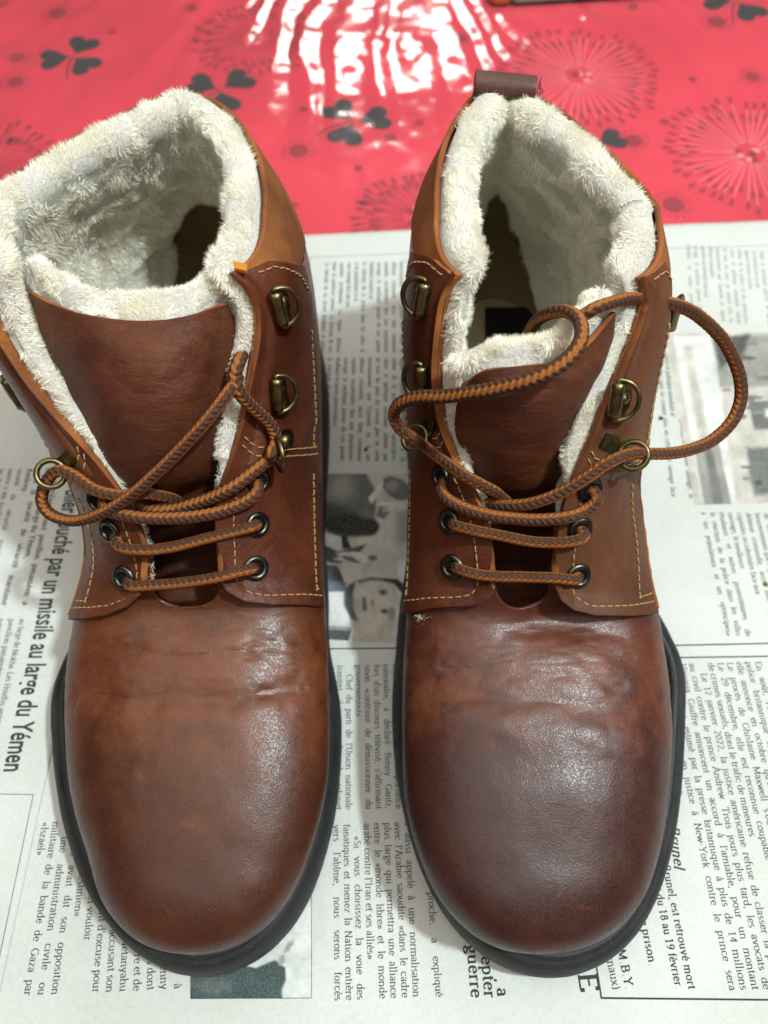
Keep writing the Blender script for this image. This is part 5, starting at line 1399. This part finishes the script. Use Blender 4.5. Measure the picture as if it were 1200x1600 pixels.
soft_picture(sheet_b, [(474, 741), (652, 741), (662, 1004), (468, 1004)], (110, 150), [
    (None, g4, 1, 0), ([(560, 741), (660, 741), (660, 870), (560, 870)], (.46, .45, .41), 12, 2),
    ([(470, 738), (572, 738), (588, 770), (586, 812), (566, 835), (530, 842), (500, 822), (470, 800)], g2, 3, 2),
    ([(480, 742), (550, 742), (556, 770), (520, 790), (484, 775)], g3, 14, 3), (blob(520, 808, 50, 22, rot=.3), g1, 9, 2), (blob(548, 822, 42, 17, rot=.1), k0, 4, 1), (blob(578, 824, 15, 14), k0, 3, 1),
    ([(575, 779), (598, 752), (606, 760), (580, 788)], wt, 1.5, 1), ([(592, 792), (602, 786), (610, 800), (600, 812), (588, 808)], g2, 2, 1), (blob(616, 792, 20, 9, j=.3), wt, 4, 3),
    (blob(620, 764, 25, 16, rot=.6, j=.05), g2, 2, 1), (blob(612, 760, 10, 8), g3, 5, 1), ([(620, 800), (650, 800), (650, 850), (620, 850)], g3, 10, 2),
    ([(474, 806), (504, 832), (534, 840), (532, 860), (502, 850), (474, 836)], wt, 2, 1), ([(474, 838), (530, 862), (574, 850), (560, 868), (530, 880), (490, 878), (474, 882)], g1, 2, 1.5), ([(533, 838), (541, 836), (549, 858), (535, 858)], k0, 1.2, .5),
    (blob(556, 872, 30, 8, rot=.05, j=.35), wt, 2, 3), (blob(548, 874, 16, 4, rot=.3, j=.3), g2, 1.5, 2), (blob(582, 872, 8, 5), g2, 2, 1), ([(474, 882), (526, 884), (536, 902), (542, 926), (500, 929), (474, 926)], g1, 2, 1), ([(500, 905), (540, 912), (541, 926), (502, 928)], (.13, .17, .20), 4, 1),
    ([(470, 928), (546, 926), (548, 1004), (466, 1004)], wt, 2, 1), ([(510, 978), (550, 984), (545, 1002), (512, 1000)], g1, 1.5, 1), ([(506, 978), (548, 980), (549, 986), (510, 984)], g3, 1.5, .5),
    (blob(578, 942, 42, 34, rot=.15), (.45, .42, .37), 3, 1), ([(556, 966), (606, 968), (598, 1004), (560, 1004)], (.44, .40, .34), 3, 1), (blob(590, 960, 22, 14), (.50, .46, .40), 9, 1),
    ([(538, 925), (546, 914), (556, 908), (552, 930), (552, 950), (560, 972), (548, 968), (538, 948)], g1, 2.5, 1), ([(556, 908), (580, 902), (606, 905), (604, 910), (580, 908), (562, 913)], g2, 1.5, .5),
    (blob(599, 927, 7, 5), g2, 2, .5), (blob(601, 957, 6, 4), g2, 2, .5), ([(566, 936), (571, 934), (574, 954), (567, 958)], g2, 1.5, .5), (blob(582, 944, 3, 7), g3, 2, .5), (blob(598, 927, 2.5, 2), k0, 1, 0), (blob(600, 957, 2.5, 2), k0, 1, 0),
    ([(622, 878), (655, 878), (662, 1004), (612, 1004), (620, 940)], (.47, .50, .50), 3, 1), ([(600, 904), (622, 906), (640, 924), (646, 958), (638, 966), (632, 934), (616, 914), (600, 909)], k0, 1.5, 1), (blob(612, 960, 6, 10), g3, 2, 1)], .00010)
crowd = []; r_ = random.Random(4)
for k in range(60):
    y = r_.uniform(530, 770); x = r_.uniform(1118, 1290) + (y - 520) * .10; w_ = r_.uniform(12, 50); h_ = r_.uniform(2.5, 7)
    if 650 < y < 700 and x < 1250: continue
    crowd.append(([(x, y), (x + w_ * .5, y - h_ * .4), (x + w_, y + h_ * .2), (x + w_ * .8, y + h_), (x + w_ * .2, y + h_ * .8)], (g1, g2, g2, g3)[r_.randrange(4)], 1.6, 2))
soft_picture(sheet_b, [(1040, 523), (1300, 518), (1335, 783), (1085, 790)], (150, 130), [
    (None, g4, 1, 0), ([(1052, 528), (1112, 526), (1150, 786), (1098, 788)], wt, 3, 1), ([(1066, 540), (1080, 540), (1108, 690), (1092, 690)], g4, 6, 1), ([(1082, 690), (1122, 688), (1142, 790), (1100, 792)], g3, 2, 1), ([(1100, 700), (1112, 700), (1130, 790), (1114, 790)], g2, 4, 1),
    ([(1112, 526), (1310, 520), (1310, 600), (1125, 606)], g3, 4, 2), ([(1168, 628), (1310, 622), (1314, 668), (1178, 672)], g2, 2, 1), ([(1195, 640), (1240, 638), (1240, 650), (1195, 652)], wt, 3, 1),
    ([(1165, 700), (1310, 690), (1325, 765), (1178, 775)], g2, 5, 4), ([(1112, 526), (1170, 524), (1160, 560), (1125, 575)], g1, 5, 4)] + crowd, .00010)
soft_picture(sheet_b, [(298, 1470), (487, 1380), (487, 1560), (298, 1560)], (100, 70), [
    (None, (.50, .53, .52), 1, 0), ([(290, 1490), (400, 1512), (430, 1500), (446, 1512), (447, 1532), (441, 1545), (442, 1566), (290, 1566)], (.035, .06, .062), 2, 1.5), (blob(335, 1540, 30, 12, j=.2), (.09, .11, .105), 8, 2),
    (blob(452, 1478, 12, 4, rot=-.9, j=.2), g3, 3, 2), (blob(440, 1500, 5, 9, rot=.3), g3, 2, 1), (blob(470, 1440, 18, 30, rot=.3), wt, 10, 2)], .00010)
P3 = Print(.00012); P3.rule(at(487, 1380), at(487, 1559), .0002); P3.rule(at(487, 1559), at(298, 1560), .0002); P3.build('picture_frame_line', M['ink'], sheet_b)

# crumbs on the paper
def crumb(px, py, r, col, label):
    c = at(px, py, .0008); V, F = [], []
    bm = bmesh.new(); bmesh.ops.create_icosphere(bm, subdivisions=2, radius=r)
    for v in bm.verts: v.co *= 1 + 0.3 * math.sin(v.co.x * 9000 + v.co.y * 7000); v.co.z *= .6
    V = np.array([v.co[:] for v in bm.verts]) + c + np.array([0, 0, pz(c[0], c[1]) - .0008 + r * .45]); F = [[v.index for v in f.verts] for f in bm.faces]; bm.free()
    tag(mesh_obj('crumb', V, F, mat('crumb', .8, col)), label, 'crumb', 'specks of dirt on the newspaper')
crumb(1033, 653, .0011, (.03, .06, .025), 'dark green speck on the paper inside the big lace loop')
crumb(572, 702, .0010, (.16, .08, .02), 'brown speck on the newsprint between the two boots above the picture')
crumb(1196, 914, .0011, (.22, .13, .05), 'tan crumb on the newspaper at the right edge of the picture')
